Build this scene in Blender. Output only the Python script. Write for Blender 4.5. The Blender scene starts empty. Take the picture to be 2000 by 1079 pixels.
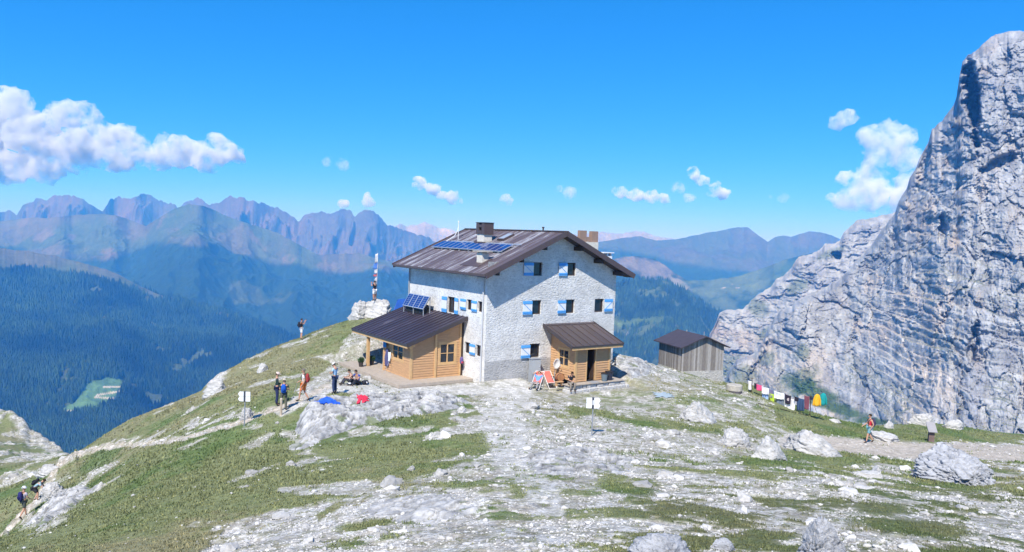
import bpy, bmesh, math, random
import numpy as np
from mathutils import Vector, Matrix
sc = bpy.context.scene
COL = sc.collection
R = math.radians
# ---------------- camera, sky, sun, exposure ----------------
FPX, PITCH, ROLL, YAW = 1509.6, R(3.008), R(2.175), R(35.531)
CZ = 9.309
cam_d = bpy.data.cameras.new('camera'); cam = bpy.data.objects.new('camera', cam_d); COL.objects.link(cam)
cam_d.sensor_width = 36.0; cam_d.lens = FPX/2000*36.0
cam_d.clip_start = 0.2; cam_d.clip_end = 60000
_fw = Vector((0, math.cos(PITCH), -math.sin(PITCH))); _up0 = Vector((0, math.sin(PITCH), math.cos(PITCH)))
_rt0 = Vector((1, 0, 0))
_rt = _rt0*math.cos(ROLL) + _up0*math.sin(ROLL); _up = -_rt0*math.sin(ROLL) + _up0*math.cos(ROLL)
m = Matrix((( _rt.x, _up.x, -_fw.x, 0), (_rt.y, _up.y, -_fw.y, 0), (_rt.z, _up.z, -_fw.z, CZ), (0, 0, 0, 1)))
cam.matrix_world = m
sc.camera = cam
SUN_TRAVEL = Vector((0.488, 1.553, -1.87)).normalized()
sun_d = bpy.data.lights.new('sun', 'SUN'); sun = bpy.data.objects.new('sun', sun_d); COL.objects.link(sun)
sun_d.energy = 5.0; sun_d.angle = R(0.53); sun_d.color = (1.0, 0.965, 0.91)
sun.rotation_euler = SUN_TRAVEL.to_track_quat('-Z', 'Y').to_euler()
sun.location = (-20, -40, 80)
w = bpy.data.worlds.new('World'); sc.world = w; w.use_nodes = True
nt = w.node_tree; bg = nt.nodes['Background']
sky = nt.nodes.new('ShaderNodeTexSky'); sky.sky_type = 'NISHITA'; sky.sun_disc = False
sky.sun_elevation = math.asin(-SUN_TRAVEL.z)
sky.sun_rotation = math.atan2(-SUN_TRAVEL.x, -SUN_TRAVEL.y)
sky.altitude = 2500; sky.air_density = 1.0; sky.dust_density = 0.35; sky.ozone_density = 3.0
# the deep blue of thin high-altitude air: a per-channel response on the sky radiance
sep = nt.nodes.new('ShaderNodeSeparateColor'); cmb = nt.nodes.new('ShaderNodeCombineColor'); nt.links.new(sky.outputs[0], sep.inputs[0])
for ch, (g_, k_) in enumerate(((1.7, .058), (.72, .745), (.8, 1.36))):
    p_ = nt.nodes.new('ShaderNodeMath'); p_.operation = 'POWER'; p_.inputs[1].default_value = g_; nt.links.new(sep.outputs[ch], p_.inputs[0])
    q_ = nt.nodes.new('ShaderNodeMath'); q_.operation = 'MULTIPLY'; q_.inputs[1].default_value = k_; nt.links.new(p_.outputs[0], q_.inputs[0]); nt.links.new(q_.outputs[0], cmb.inputs[ch])
nt.links.new(cmb.outputs[0], bg.inputs[0]); bg.inputs[1].default_value = 0.15
sc.view_settings.view_transform = 'Standard'; sc.view_settings.look = 'None'
sc.view_settings.exposure = 0.42; sc.view_settings.gamma = 1.0
sc.render.resolution_x = 2000; sc.render.resolution_y = 1079
try:
    sc.cycles.volume_bounces = 4; sc.cycles.max_bounces = 6
except Exception: pass

# ---------------- helpers ----------------
def px_dir(px, py):
    """pixel of the 2000x1079 frame -> (X/Y, Z/Y) of the world ray"""
    x = np.asarray(px, float)-1000; y = np.asarray(py, float)-539.5
    c, s = math.cos(ROLL), math.sin(ROLL)
    a = x*c+y*s; b = -x*s+y*c
    U = -b/FPX; Rr = a/FPX
    fw = math.cos(PITCH)+U*math.sin(PITCH); u = -math.sin(PITCH)+U*math.cos(PITCH)
    return Rr/fw, u/fw
def to_px(X, Y, Z):
    u = Z-CZ
    F = Y*math.cos(PITCH)-u*math.sin(PITCH); U = Y*math.sin(PITCH)+u*math.cos(PITCH)
    x = X/F*FPX; y = -U/F*FPX; c, s = math.cos(ROLL), math.sin(ROLL)
    return 1000+x*c-y*s, 539.5+x*s+y*c
def at(px, py, Y):
    a, b = px_dir(px, py); return np.array([a*Y, Y, CZ+b*Y])

def _hash(ix, iy, iz, seed):
    h = (ix.astype(np.int64)*374761393 + iy.astype(np.int64)*668265263 + iz.astype(np.int64)*2147483647 + seed*974711) & 0xffffffff
    h = ((h ^ (h >> 13))*1274126177) & 0xffffffff
    h = ((h ^ (h >> 16))*2246822519) & 0xffffffff
    return ((h ^ (h >> 15)) & 0xffff)/65535.0
def vnoise(x, y, z=None, seed=0):
    """value noise, -1..1"""
    if z is None:
        x0 = np.floor(x); y0 = np.floor(y); fx = x-x0; fy = y-y0
        fx = fx*fx*fx*(fx*(fx*6-15)+10); fy = fy*fy*fy*(fy*(fy*6-15)+10)
        zz = np.zeros_like(x0)
        a = _hash(x0, y0, zz, seed); b = _hash(x0+1, y0, zz, seed); c = _hash(x0, y0+1, zz, seed); d = _hash(x0+1, y0+1, zz, seed)
        return ((a*(1-fx)+b*fx)*(1-fy)+(c*(1-fx)+d*fx)*fy)*2-1
    x0 = np.floor(x); y0 = np.floor(y); z0 = np.floor(z); fx = x-x0; fy = y-y0; fz = z-z0
    fx = fx*fx*(3-2*fx); fy = fy*fy*(3-2*fy); fz = fz*fz*(3-2*fz)
    r = 0
    for k, wz in ((0, 1-fz), (1, fz)):
        a = _hash(x0, y0, z0+k, seed); b = _hash(x0+1, y0, z0+k, seed); c = _hash(x0, y0+1, z0+k, seed); d = _hash(x0+1, y0+1, z0+k, seed)
        r = r+((a*(1-fx)+b*fx)*(1-fy)+(c*(1-fx)+d*fx)*fy)*wz
    return r*2-1
def fbm(x, y, z=None, octv=5, seed=0, gain=.5, ridged=False, rot=.6):
    r = 0; a = 1; t = 0; f = 1.0
    cs, sn = math.cos(rot), math.sin(rot)
    for o in range(octv):
        n = vnoise(x*f+o*17.3, y*f-o*9.1, None if z is None else z*f+o*5.7, seed+o)
        if ridged: n = 1-2*np.abs(n)
        r = r+n*a; t += a; a *= gain; f *= 2.03
        x, y = x*cs-y*sn, x*sn+y*cs
    return r/t
def worley(x, y, z, seed):
    """distances to the two nearest cell points and a value per cell"""
    x0, y0, z0 = np.floor(x), np.floor(y), np.floor(z); d1 = np.full(x.shape, 9.); d2 = np.full(x.shape, 9.); idv = np.zeros(x.shape)
    for i in (-1, 0, 1):
        for j in (-1, 0, 1):
            for k in (-1, 0, 1):
                cx, cy, cz = x0+i, y0+j, z0+k
                d = np.sqrt((cx+_hash(cx, cy, cz, seed)-x)**2+(cy+_hash(cx, cy, cz, seed+1)-y)**2+(cz+_hash(cx, cy, cz, seed+2)-z)**2)
                m_ = d < d1; d2 = np.where(m_, d1, np.minimum(d2, d)); d1 = np.where(m_, d, d1); idv = np.where(m_, _hash(cx, cy, cz, seed+5), idv)
    return d1, d2, idv
def sstep(a, b, x):
    t = np.clip((x-a)/(b-a), 0, 1); return t*t*(3-2*t)
def mix(a, b, t):
    t = np.asarray(t)[..., None]; return np.asarray(a)*(1-t)+np.asarray(b)*t

def tag(o, label=None, cat=None, group=None, kind=None):
    if label: o['label'] = label
    if cat: o['category'] = cat
    if group: o['group'] = group
    if kind: o['kind'] = kind
    return o
def np_mesh(name, verts, faces, mat=None, smooth=True, cols=None, parent=None):
    """verts (N,3), faces (M,3|4) arrays -> object"""
    verts = np.asarray(verts, np.float32); faces = np.asarray(faces, np.int32)
    me = bpy.data.meshes.new(name); n, k = faces.shape
    me.vertices.add(len(verts)); me.vertices.foreach_set('co', verts.ravel())
    me.loops.add(n*k); me.loops.foreach_set('vertex_index', faces.ravel())
    me.polygons.add(n); me.polygons.foreach_set('loop_start', np.arange(0, n*k, k, dtype=np.int32))
    me.polygons.foreach_set('loop_total', np.full(n, k, np.int32))
    me.polygons.foreach_set('use_smooth', np.full(n, smooth, bool))
    me.update(calc_edges=True)
    if cols is not None:
        ca = me.color_attributes.new('Col', 'FLOAT_COLOR', 'POINT')
        c4 = np.ones((len(verts), 4), np.float32); c4[:, :3] = cols[:, :3]
        if cols.shape[1] > 3: c4[:, 3] = cols[:, 3]
        ca.data.foreach_set('color', c4.ravel())
    o = bpy.data.objects.new(name, me); COL.objects.link(o)
    if mat: me.materials.append(mat)
    if parent: o.parent = parent
    return o
def grid_faces(nr, nc):
    i = np.arange(nr-1)[:, None]*nc+np.arange(nc-1)[None, :]
    return np.stack([i, i+1, i+nc+1, i+nc], -1).reshape(-1, 4)

def nodes_mat(name, rough=.9, spec=.2):
    mt = bpy.data.materials.new(name); mt.use_nodes = True
    n = mt.node_tree.nodes; b = n['Principled BSDF']
    b.inputs['Roughness'].default_value = rough; b.inputs['Specular IOR Level'].default_value = spec
    return mt, n, mt.node_tree.links, b
def N(n, typ, **kw):
    nd = n.new(typ)
    for k, v in kw.items():
        if k.startswith('i_'):
            nd.inputs[k[2:].replace('_', ' ')].default_value = v
        else: setattr(nd, k, v)
    return nd
def col_noise_mat(name, scales, var=.25, bump=.5, bump_dist=1.0, rough=.95, spec=.15):
    """albedo from attribute Col, modulated by noise of several world scales, with bump"""
    mt, n, l, b = nodes_mat(name, rough, spec)
    at_ = N(n, 'ShaderNodeAttribute', attribute_name='Col')
    geo = N(n, 'ShaderNodeNewGeometry')
    prev = at_.outputs['Color']; bprev = None
    for i, s in enumerate(scales):
        no = N(n, 'ShaderNodeTexNoise'); no.inputs['Scale'].default_value = 1/s; no.inputs['Detail'].default_value = 6; no.inputs['Roughness'].default_value = .65
        l.new(geo.outputs['Position'], no.inputs['Vector'])
        mr = N(n, 'ShaderNodeMapRange'); mr.inputs[1].default_value = .3; mr.inputs[2].default_value = .7; mr.inputs[3].default_value = 1-var; mr.inputs[4].default_value = 1+var
        l.new(no.outputs['Fac'], mr.inputs[0])
        mu = N(n, 'ShaderNodeVectorMath', operation='SCALE'); l.new(prev, mu.inputs[0]); l.new(mr.outputs[0], mu.inputs['Scale']); prev = mu.outputs[0]
        bp = N(n, 'ShaderNodeBump'); bp.inputs['Strength'].default_value = bump; bp.inputs['Distance'].default_value = s*.25*bump_dist
        l.new(no.outputs['Fac'], bp.inputs['Height'])
        if bprev: l.new(bprev, bp.inputs['Normal'])
        bprev = bp.outputs[0]
    l.new(prev, b.inputs['Base Color'])
    if bprev: l.new(bprev, b.inputs['Normal'])
    return mt
FOREST = (.020, .042, .024); MEADOW = (.075, .10, .045); BROWN = (.115, .108, .072); ROCK = (.105, .102, .115); REDROCK = (.145, .108, .10)
SCREE = (.15, .115, .10)

# ---------------- distant ranges ----------------
def ranges(name, pts, D, F, drop, colf, px0, px1, ncol, nrow, seed, amp, scale, back=900, prof=1.0, jag=1.0, dvar=.06, mscale=(60, 12), ribs=0.0):
    px = np.linspace(px0, px1, ncol); P = np.array(pts, float)
    py = np.interp(px, P[:, 0], P[:, 1])
    py = py + jag*(fbm(px/9., px*0+seed, octv=4, seed=seed, ridged=True)*1.6+fbm(px/26., px*0+seed, octv=3, seed=seed+3, ridged=True)*2.2)
    ua, vb = px_dir(px, py)
    Ds = D*(1+dvar*fbm(px/120., px*0+3.3, octv=3, seed=seed+5))
    crest = CZ+vb*Ds
    tf = np.linspace(0, 1, nrow)**1.35
    nb = 8; tb = np.linspace(1, 0, nb, endpoint=False)
    rows = []; T = np.concatenate([-tb, tf])
    t = T[:, None]; tt = np.clip(t, 0, 1)
    Yd = np.where(t < 0, Ds[None]-t*back, Ds[None]-tt*F)
    h = tt**prof
    floor = CZ - drop
    Z = np.where(t < 0, crest[None]+t*t*(-1)*back*.7, crest[None]*(1-h)+floor*h)
    X = ua[None]*Yd
    am = amp*sstep(0, .12, tt)*(1-.55*tt)
    n1 = fbm(X/scale, Yd/scale*.6, octv=7, seed=seed+11, ridged=True, gain=.52)
    n2 = fbm(X/scale/2.5, Yd/scale/2.5, octv=5, seed=seed+31)
    rib = fbm(X/scale*5.5, Yd/scale*1.3, octv=5, seed=seed+41, ridged=True)
    Z = Z+am*(n1-.35)*1.0+am*.3*n2+ribs*amp*sstep(0, .05, tt)*(rib-.3)*(1-sstep(.3, .6, tt))
    # keep the front below the sight line to the crest
    lim = CZ+vb[None]*Yd-2
    Z = np.where((t >= 0) & (tt > 0.0), np.minimum(Z, lim+0*Z), Z)
    V = np.stack([X, Yd, Z], -1)
    fpx, fpy = to_px(X, Yd, Z)
    gz = np.gradient(Z, axis=0)/np.maximum(1, np.abs(np.gradient(Yd, axis=0))); gx = np.gradient(Z, axis=1)/np.maximum(.5, np.abs(np.gradient(X, axis=1)))
    slope = np.hypot(gz, gx)
    cols = colf(X, Yd, Z, fpx, fpy, slope, tt, n1, n2)
    o = np_mesh(name, V.reshape(-1, 3), grid_faces(len(T), ncol)[:, ::-1], None, True, cols.reshape(-1, 3))
    o.data.materials.append(MATS[mscale] if mscale in MATS else MATS.setdefault(mscale, col_noise_mat('mountain_%d' % mscale[0], mscale, .22, .6)))
    tag(o, kind='structure')
    return o, V, cols
MATS = {}
def blob(fx, fy, cx, cy, rx, ry, rot=0., soft=.35, wob=0.0, seed=0):
    c, s = math.cos(R(rot)), math.sin(R(rot)); dx = fx-cx; dy = fy-cy
    d = np.hypot((dx*c+dy*s)/rx, (-dx*s+dy*c)/ry)
    if wob: d = d+wob*fbm(fx/14., fy/9., octv=4, seed=seed+71)
    return 1-sstep(1-soft, 1+soft, d)

def c_pale(X, Y, Z, fx, fy, sl, t, n1, n2):
    return mix(np.broadcast_to((.27, .24, .25), X.shape+(3,)), (.40, .36, .36), sstep(-.1, .5, n2))
def c_lag(X, Y, Z, fx, fy, sl, t, n1, n2):
    c = mix(np.broadcast_to(ROCK, X.shape+(3,)), REDROCK, sstep(-.3, .3, fbm(X/450, Y/450, octv=4, seed=3)))
    c = mix(c, (.05, .055, .07), sstep(.1, .5, fbm(X/90, Y/400, octv=5, seed=8))*.6)
    c = mix(c, SCREE, sstep(.16, .30, t)*.8)
    g = sstep(.30, .5, t+.1*n2); c = mix(c, (.12, .13, .055), g)
    return mix(c, FOREST, sstep(.5, .68, t+.12*n2))
def c_mid(X, Y, Z, fx, fy, sl, t, n1, n2):
    n3 = fbm(X/260, Y/260, octv=5, seed=40)
    c = mix(np.broadcast_to(MEADOW, X.shape+(3,)), BROWN, sstep(-.35, .35, n3))
    c = mix(c, (.16, .135, .105), sstep(.25, .5, fbm(X/120, Y/120, octv=5, seed=44))*.8)
    c = mix(c, (.19, .145, .11), blob(fx, fy, 190, 515, 60, 14, -12, wob=.6))
    c = mix(c, (.06, .10, .04), blob(fx, fy, 385, 430, 70, 28, 10, wob=.5)*.6)
    tl = 478+.06*(fx-150)*0+ 22*n3 + 12*n2
    f = sstep(0, 14, fy-np.interp(fx, [-300, 0, 150, 250, 330, 420, 520, 620, 760, 900], [485, 485, 505, 500, 462, 470, 505, 520, 520, 530])-16*n3-10*n2)
    c = mix(c, FOREST, f)
    cl = sstep(.42, .52, fbm(X/300, Y/420, octv=4, seed=61))
    return mix(c, (.10, .12, .05), cl*f*.5)
def c_near(X, Y, Z, fx, fy, sl, t, n1, n2):
    n3 = fbm(X/120, Y/120, octv=5, seed=140)
    c = mix(np.broadcast_to((.10, .10, .06), X.shape+(3,)), MEADOW, sstep(-.2, .4, n3))
    edge = np.interp(fx, [-300, 0, 90, 160, 230, 300, 500], [505, 515, 520, 528, 545, 575, 600])
    f = sstep(0, 10, fy-edge-12*n3-8*n2)
    c = mix(c, FOREST, f)
    c = mix(c, (.085, .11, .05), sstep(.34, .48, fbm(X/70, Y/110, octv=5, seed=161, gain=.6))*f*.75)
    # the alp with its zigzag road
    md = np.maximum(blob(fx, fy, 192, 768, 46, 26, -28, .18, .25), blob(fx, fy, 150, 795, 30, 10, -20, .2, .25))
    md = np.maximum(md, blob(fx, fy, 215, 748, 26, 10, 0, .3, .25))
    c = mix(c, (.10, .19, .07), md)
    def seg(x0, y0, x1, y1, wd):
        dx, dy = x1-x0, y1-y0; q = np.clip(((fx-x0)*dx+(fy-y0)*dy)/(dx*dx+dy*dy), 0, 1)
        return 1-sstep(wd*.5, wd, np.hypot(fx-x0-q*dx, fy-y0-q*dy))
    rd = np.maximum.reduce([seg(126, 804, 168, 801, 2.4), seg(238, 764, 190, 772, 2.2), seg(190, 772, 186, 776, 2.2), seg(186, 776, 220, 779, 2.0), seg(203, 756, 240, 756, 2.0), seg(220, 779, 232, 777, 1.6)])
    return mix(c, (.55, .48, .38), rd)
def c_rfar(X, Y, Z, fx, fy, sl, t, n1, n2):
    n3 = fbm(X/300, Y/300, octv=5, seed=240)
    c = mix(np.broadcast_to((.075, .085, .05), X.shape+(3,)), (.095, .088, .07), sstep(-.2, .4, n3))
    c = mix(c, (.11, .09, .08), blob(fx, fy, 1600, 470, 60, 14, 0, wob=.4)*.6)
    f = sstep(0, 12, fy-np.interp(fx, [1100, 1250, 1330, 1400, 1500, 1600], [475, 490, 505, 520, 525, 530])-10*n3-8*n2)
    return mix(c, FOREST, f*.95)
def c_rmid(X, Y, Z, fx, fy, sl, t, n1, n2):
    n3 = fbm(X/150, Y/150, octv=5, seed=340)
    c = mix(np.broadcast_to(FOREST, X.shape+(3,)), MEADOW, sstep(.05, .3, n3)*sstep(1290, 1420, fx))
    c = mix(c, (.17, .145, .125), blob(fx, fy, 1262, 522, 62, 17, 14, .3, .5))
    c = mix(c, (.30, .26, .2), blob(fx, fy, 1330, 556, 26, 7, 35, .3, .5)*.8)
    c = mix(c, (.11, .14, .06), blob(fx, fy, 1430, 555, 90, 26, -6, .4, .6)*.85)
    vil = sstep(.42, .5, fbm(X/45, Y/45, octv=3, seed=77))*np.maximum(blob(fx, fy, 1375, 538, 40, 7, 8), blob(fx, fy, 1440, 562, 34, 6, 5))
    c = mix(c, (.5, .42, .36), vil)
    return mix(c, (.06, .10, .04), blob(fx, fy, 1580, 520, 80, 20, -15, .4, .5)*.8)
def c_rfor(X, Y, Z, fx, fy, sl, t, n1, n2):
    n3 = fbm(X/90, Y/90, octv=4, seed=440)
    c = mix(np.broadcast_to(FOREST, X.shape+(3,)), (.09, .12, .05), sstep(.3, .5, n3))
    c = mix(c, (.085, .11, .05), sstep(.25, .4, fbm(X/50, Y/90, octv=5, seed=162, gain=.6))*.6)
    c = mix(c, (.12, .18, .06), blob(fx, fy, 1250, 628, 60, 6, -8, .5, .6)*.6)
    return mix(c, (.40, .38, .36), sstep(.45, .55, fbm(X/25, Y/60, octv=3, seed=9))*blob(fx, fy, 1228, 668, 12, 22, 0)*.9)

lag = [(-260, 425), (-60, 395), (0, 408), (18, 409), (33, 420), (45, 396), (70, 384), (90, 386), (105, 377), (140, 376), (160, 383), (180, 396), (200, 409), (215, 389), (228, 380), (245, 384), (260, 379), (290, 378), (310, 388), (340, 396), (350, 402), (365, 391), (385, 384), (405, 396), (412, 400), (430, 390), (445, 380), (470, 383), (490, 388), (510, 393), (530, 400), (545, 405), (560, 415), (580, 430), (600, 416), (620, 411), (640, 414), (655, 410), (670, 405), (685, 410), (695, 417), (710, 407), (722, 406), (740, 416), (750, 430), (770, 440), (800, 450), (830, 458), (850, 466), (900, 482), (1000, 495), (1100, 510), (1300, 520)]
ranges('far_mountains', [(650, 470), (740, 447), (780, 438), (800, 441), (830, 433), (860, 444), (900, 452), (1000, 462), (1130, 458), (1180, 452), (1215, 458), (1250, 450), (1290, 461), (1330, 467), (1400, 480)], 8600, 1500, 700, c_pale, 640, 1420, 330, 50, 1, 100, 400, jag=1.6)
ranges('mountains', [(a_, b_+2) for a_, b_ in lag], 6300, 1500, 600, c_lag, -260, 1150, 760, 210, 2, 200, 560, prof=.62, jag=2.2, mscale=(90, 22), ribs=.7)
ranges('mountains', [(820, 620), (950, 550), (1080, 492), (1180, 471), (1215, 465), (1250, 461), (1280, 470), (1320, 468), (1380, 455), (1410, 450), (1440, 444), (1460, 443), (1475, 455), (1500, 473), (1515, 463), (1530, 460), (1545, 463), (1560, 458), (1580, 452), (1600, 453), (1625, 460), (1645, 470), (1750, 485), (2100, 500)], 6000, 1900, 600, c_rfar, 820, 2100, 520, 150, 4, 110, 760, prof=.75, jag=.35, mscale=(90, 22), ribs=.12)
ranges('hills', [(-260, 440), (0, 432), (60, 425), (100, 426), (150, 420), (200, 418), (230, 422), (260, 432), (285, 441), (310, 426), (340, 409), (370, 398), (400, 403), (430, 416), (460, 429), (500, 441), (540, 454), (570, 470), (620, 497), (700, 495), (760, 510), (820, 530), (900, 552), (1150, 575)], 4700, 2300, 640, c_mid, -260, 1150, 720, 260, 6, 170, 560, prof=.72, jag=.5, mscale=(60, 14))
ranges('hills', [(830, 680), (1000, 590), (1100, 530), (1190, 508), (1215, 502), (1245, 500), (1280, 507), (1300, 518), (1320, 536), (1345, 548), (1400, 546), (1450, 538), (1500, 520), (1540, 505), (1600, 492), (1640, 480), (1700, 470), (2100, 470)], 4000, 1500, 620, c_rmid, 830, 2100, 520, 200, 7, 70, 380, prof=.8, jag=.5, mscale=(60, 14))
o_rf, V_rfor, C_rfor = ranges('hills', [(840, 740), (980, 640), (1060, 585), (1190, 556), (1240, 546), (1290, 546), (1330, 562), (1370, 590), (1420, 618), (1500, 640), (1700, 660), (2000, 680)], 3000, 1900, 700, c_rfor, 840, 2000, 500, 220, 8, 90, 340, prof=.8, jag=.8, mscale=(34, 9))
o_near, V_near, C_near = ranges('hills', [(-260, 474), (0, 485), (60, 491), (110, 500), (170, 515), (220, 531), (260, 551), (310, 576), (370, 592), (450, 614), (520, 642), (600, 668), (700, 690), (850, 700), (1150, 720)], 3000, 2050, 560, c_near, -260, 1150, 760, 400, 9, 70, 420, prof=.9, jag=.6, dvar=.03, mscale=(34, 9))
def forest(V, C, n, seed, label_px, hrange):
    rs = np.random.default_rng(seed); nr, nc = C.shape[:2]; V = V[-nr:]
    i = rs.integers(1, nr-1, n*4); j = rs.integers(1, nc-1, n*4); fi, fj = rs.random(n*4), rs.random(n*4)
    a, b, c = V[i, j], V[i+1, j], V[i, j+1]; P = a+(b-a)*fi[:, None]+(c-a)*fj[:, None]
    area = np.linalg.norm(np.cross(b-a, c-a), axis=1)/(P[:, 1]**2)*1e6; pr = np.clip(area/np.percentile(area, 80), 0, 1)
    col = C[i, j]; dark = col.sum(1) < .16; fx, fy = to_px(P[:, 0], P[:, 1], P[:, 2])
    k = dark & (rs.random(n*4) < pr) & (fx > -60) & (fx < 2060) & (fy < 1000); P = P[k][:n]; m = len(P)
    h = rs.uniform(*hrange, m)*(P[:, 1]/2000)**.5; w_ = h*rs.uniform(.17, .26, m); ang = rs.uniform(0, 6.28, m)
    vs = [np.stack([P[:, 0], P[:, 1], P[:, 2]+h], -1)]
    for q in range(5): t = ang+q*6.283/5; vs.append(np.stack([P[:, 0]+np.cos(t)*w_, P[:, 1]+np.sin(t)*w_, P[:, 2]-h*.05], -1))
    VV = np.stack(vs, 1).reshape(-1, 3); base = (np.arange(m)*6)[:, None]
    FF = np.concatenate([np.stack([base[:, 0], base[:, 0]+1+q, base[:, 0]+1+(q+1) % 5], -1) for q in range(5)])
    cl = fbm(P[:, 0]/130., P[:, 1]/130., octv=4, seed=77)[:, None]; cc = np.array(FOREST)*rs.uniform(.5, 1.7, (m, 1))*(1+1.1*cl)*np.array([[1.2, 1.1, .8]]); o = np_mesh('forest', VV, FF, None, False, np.repeat(cc, 6, 0))
    mt, nn, l, bs = nodes_mat('conifer', .9, .1); l.new(N(nn, 'ShaderNodeAttribute', attribute_name='Col').outputs['Color'], bs.inputs['Base Color']); o.data.materials.append(mt); tag(o, kind='stuff')
forest(V_near, C_near, 110000, 5, None, (11, 22))
forest(V_rfor, C_rfor, 40000, 6, None, (9, 18))
# valley bottom under everything, out to the horizon
zf = -1000
np_mesh('valley_floor', [(-20000, -3000, zf), (20000, -3000, zf), (20000, 9800, zf), (-20000, 9800, zf)], [(0, 1, 2, 3)], None, False, np.array([FOREST]*4))
bpy.data.objects['valley_floor'].data.materials.append(MATS[(60, 14)]); tag(bpy.data.objects['valley_floor'], kind='structure')
# ---------------- the rock wall on the right ----------------
def cliff(name, label, prof, bottom, Dtop, Dbase, px0, px1, ncol, nrow, seed, A, recess=()):
    px = np.linspace(px0, px1, ncol); P = np.array(prof, float)
    pyt = np.interp(px, P[:, 0], P[:, 1]) + 3.0*fbm(px/14., px*0, octv=5, seed=seed, ridged=True)
    K = 1.8; dt = K*np.interp(px, *zip(*Dtop)); db = K*np.interp(px, *zip(*Dbase))
    t = np.linspace(0, 1, nrow)[:, None]
    py = pyt[None]*(1-t)+bottom*t
    PX = np.broadcast_to(px[None], py.shape)
    D = dt[None]*(1-t**1.25)+db[None]*t**1.25
    ua, vb = px_dir(PX, py)
    Xn, Zn = ua*D/K, vb*D/K
    s = (PX-1400)*.285
    # a gentle dip of the beds
    zt = Zn+.05*s+4*fbm(s/70., Zn/70., octv=3, seed=seed+9)
    wz = Zn+6*fbm(s/40., Zn/40., octv=3, seed=seed+8)
    big = fbm(s/85., Zn/230., octv=4, seed=seed+1, ridged=True, rot=.12)
    med = fbm(s/24., Zn/60., octv=5, seed=seed+2, ridged=True, rot=.1)
    js, jz = s+9*fbm(s/15., Zn/15., octv=6, seed=seed+30, gain=.6), zt+5*fbm(s/12., Zn/12., octv=6, seed=seed+31, gain=.6)
    zz0 = np.zeros_like(s)
    a1, a2, ai = worley(js/26., jz/38., zz0+.5, seed+12); b1, b2, bi = worley(js/9., jz/11., zz0+.5, seed+13); c1, c2, ci = worley(js/3.4, jz/3.2, zz0+.5, seed+14)
    ver = (ai-.5)*7-2.2*(1-sstep(0, .06, a2-a1)); v2 = (bi-.5)*5.0-1.2*(1-sstep(0, .10, b2-b1)); v3 = (ci-.5)*2.6-.8*(1-sstep(0, .2, c2-c1)); rg = fbm(s/9.+.2*med, Zn/13., octv=6, seed=seed+41, ridged=True, gain=.62, rot=.25)
    fine = fbm(Xn/3.4, D/K/3.4, Zn/2.6, octv=4, seed=seed+4)
    q = zt/11.+.5*fbm(s/40., zt/16., octv=3, seed=seed+5); fr = q-np.floor(q)
    q2 = zt/3.6+.6*fbm(s/16., zt/6., octv=3, seed=seed+6); fr2 = q2-np.floor(q2)
    lowz = sstep(-.1, .55, t+.25*fbm(s/60., Zn/60., octv=3, seed=seed+7)-.25)
    strata = (np.minimum(fr, .86)/.86-.5)*5.2+(np.minimum(fr2, .8)/.8-.5)*1.9
    dist = D/K/420.
    disp = (19*big+5.5*med+.7*ver+.6*v2+.45*v3+1.8*rg+.9*fine)*A + strata*(.08+.75*lowz)*A
    for (cx, cy, rx, ry, rot, dep) in recess:
        disp = disp-dep*blob(PX+14*med, py+24*big, cx, cy, rx, ry, rot, .3, .5)
    edge = sstep(0, .05, t)
    Dn = D-K*disp*edge*np.clip(dist, .5, 1.6)
    ua, vb = px_dir(PX, py)
    X, Y, Z = ua*Dn, Dn, CZ+vb*Dn
    V = np.stack([X, Y, Z], -1)
    # back side: falls away behind the crest, so the wall is a solid mass
    nb = 10; back = []
    for k in range(nb, 0, -1):
        f = (k/nb); d2 = dt*(1+.55*f); back.append(np.stack([ua[0]*d2, d2, CZ+vb[0]*dt-f*f*260-f*50*(1+.5*fbm(px/30., px*0+k, octv=3, seed=seed))], -1))
    V = np.concatenate([np.array(back), V], 0)
    n = fbm(s/30., Zn/45., octv=5, seed=seed+21); n2 = fbm(s/14., Zn/20., octv=6, seed=seed+22); n3 = fbm(Xn/5., D/K/5., Zn/5., octv=4, seed=seed+23)
    c = mix(np.broadcast_to((.26, .265, .28), X.shape+(3,)), (.35, .355, .365), sstep(-.4, .4, n3+.4*n))
    c = mix(c, (.39, .34, .305), sstep(.12, .45, n2*.6+n*.7)*.6)
    c = mix(c, (.36, .29, .235), sstep(.38, .6, fbm(s/16., Zn/26., octv=5, seed=seed+25, rot=.1))*.5)
    c = mix(c, (.205, .21, .235), sstep(.12, .5, fbm(s/9., Zn/20., octv=6, seed=seed+24))*.55)
    c = c*(1+.22*fbm(s/2.2, Zn/5., octv=4, seed=seed+50, rot=.1)+.2*sstep(.1, .5, strata/6.)*lowz-.12*(1-sstep(0, .10, b2-b1)))[..., None]
    gz = np.gradient(Dn, axis=0)/np.minimum(-.01, np.gradient(Z, axis=0)); ledge = sstep(1.6, 3.6, np.abs(gz))
    c = mix(c, (.07, .10, .04), ledge*sstep(0., .35, fbm(s/20., Zn/12., octv=4, seed=seed+27))*sstep(.15, .5, t)*.6)
    for (cx, cy, rx, ry, rot) in GREEN.get(name, []):
        c = mix(c, (.055, .095, .035), blob(PX, py, cx, cy, rx, ry, rot, .4, .5)*(.95 if cy > 740 and cx > 1540 else .55))
    cb = np.broadcast_to(c[0][None], (nb,)+c[0].shape)
    c = np.concatenate([cb, c], 0)
    o = np_mesh('cliff', V.reshape(-1, 3), grid_faces(nrow+nb, ncol)[:, ::-1], None, True, c.reshape(-1, 3))
    if 'cliff' not in MATS: MATS['cliff'] = col_noise_mat('cliff_rock', (9, 2.2), .16, .45, rough=.95)
    o.data.materials.append(MATS['cliff']); tag(o, kind='structure')
    return o
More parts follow.
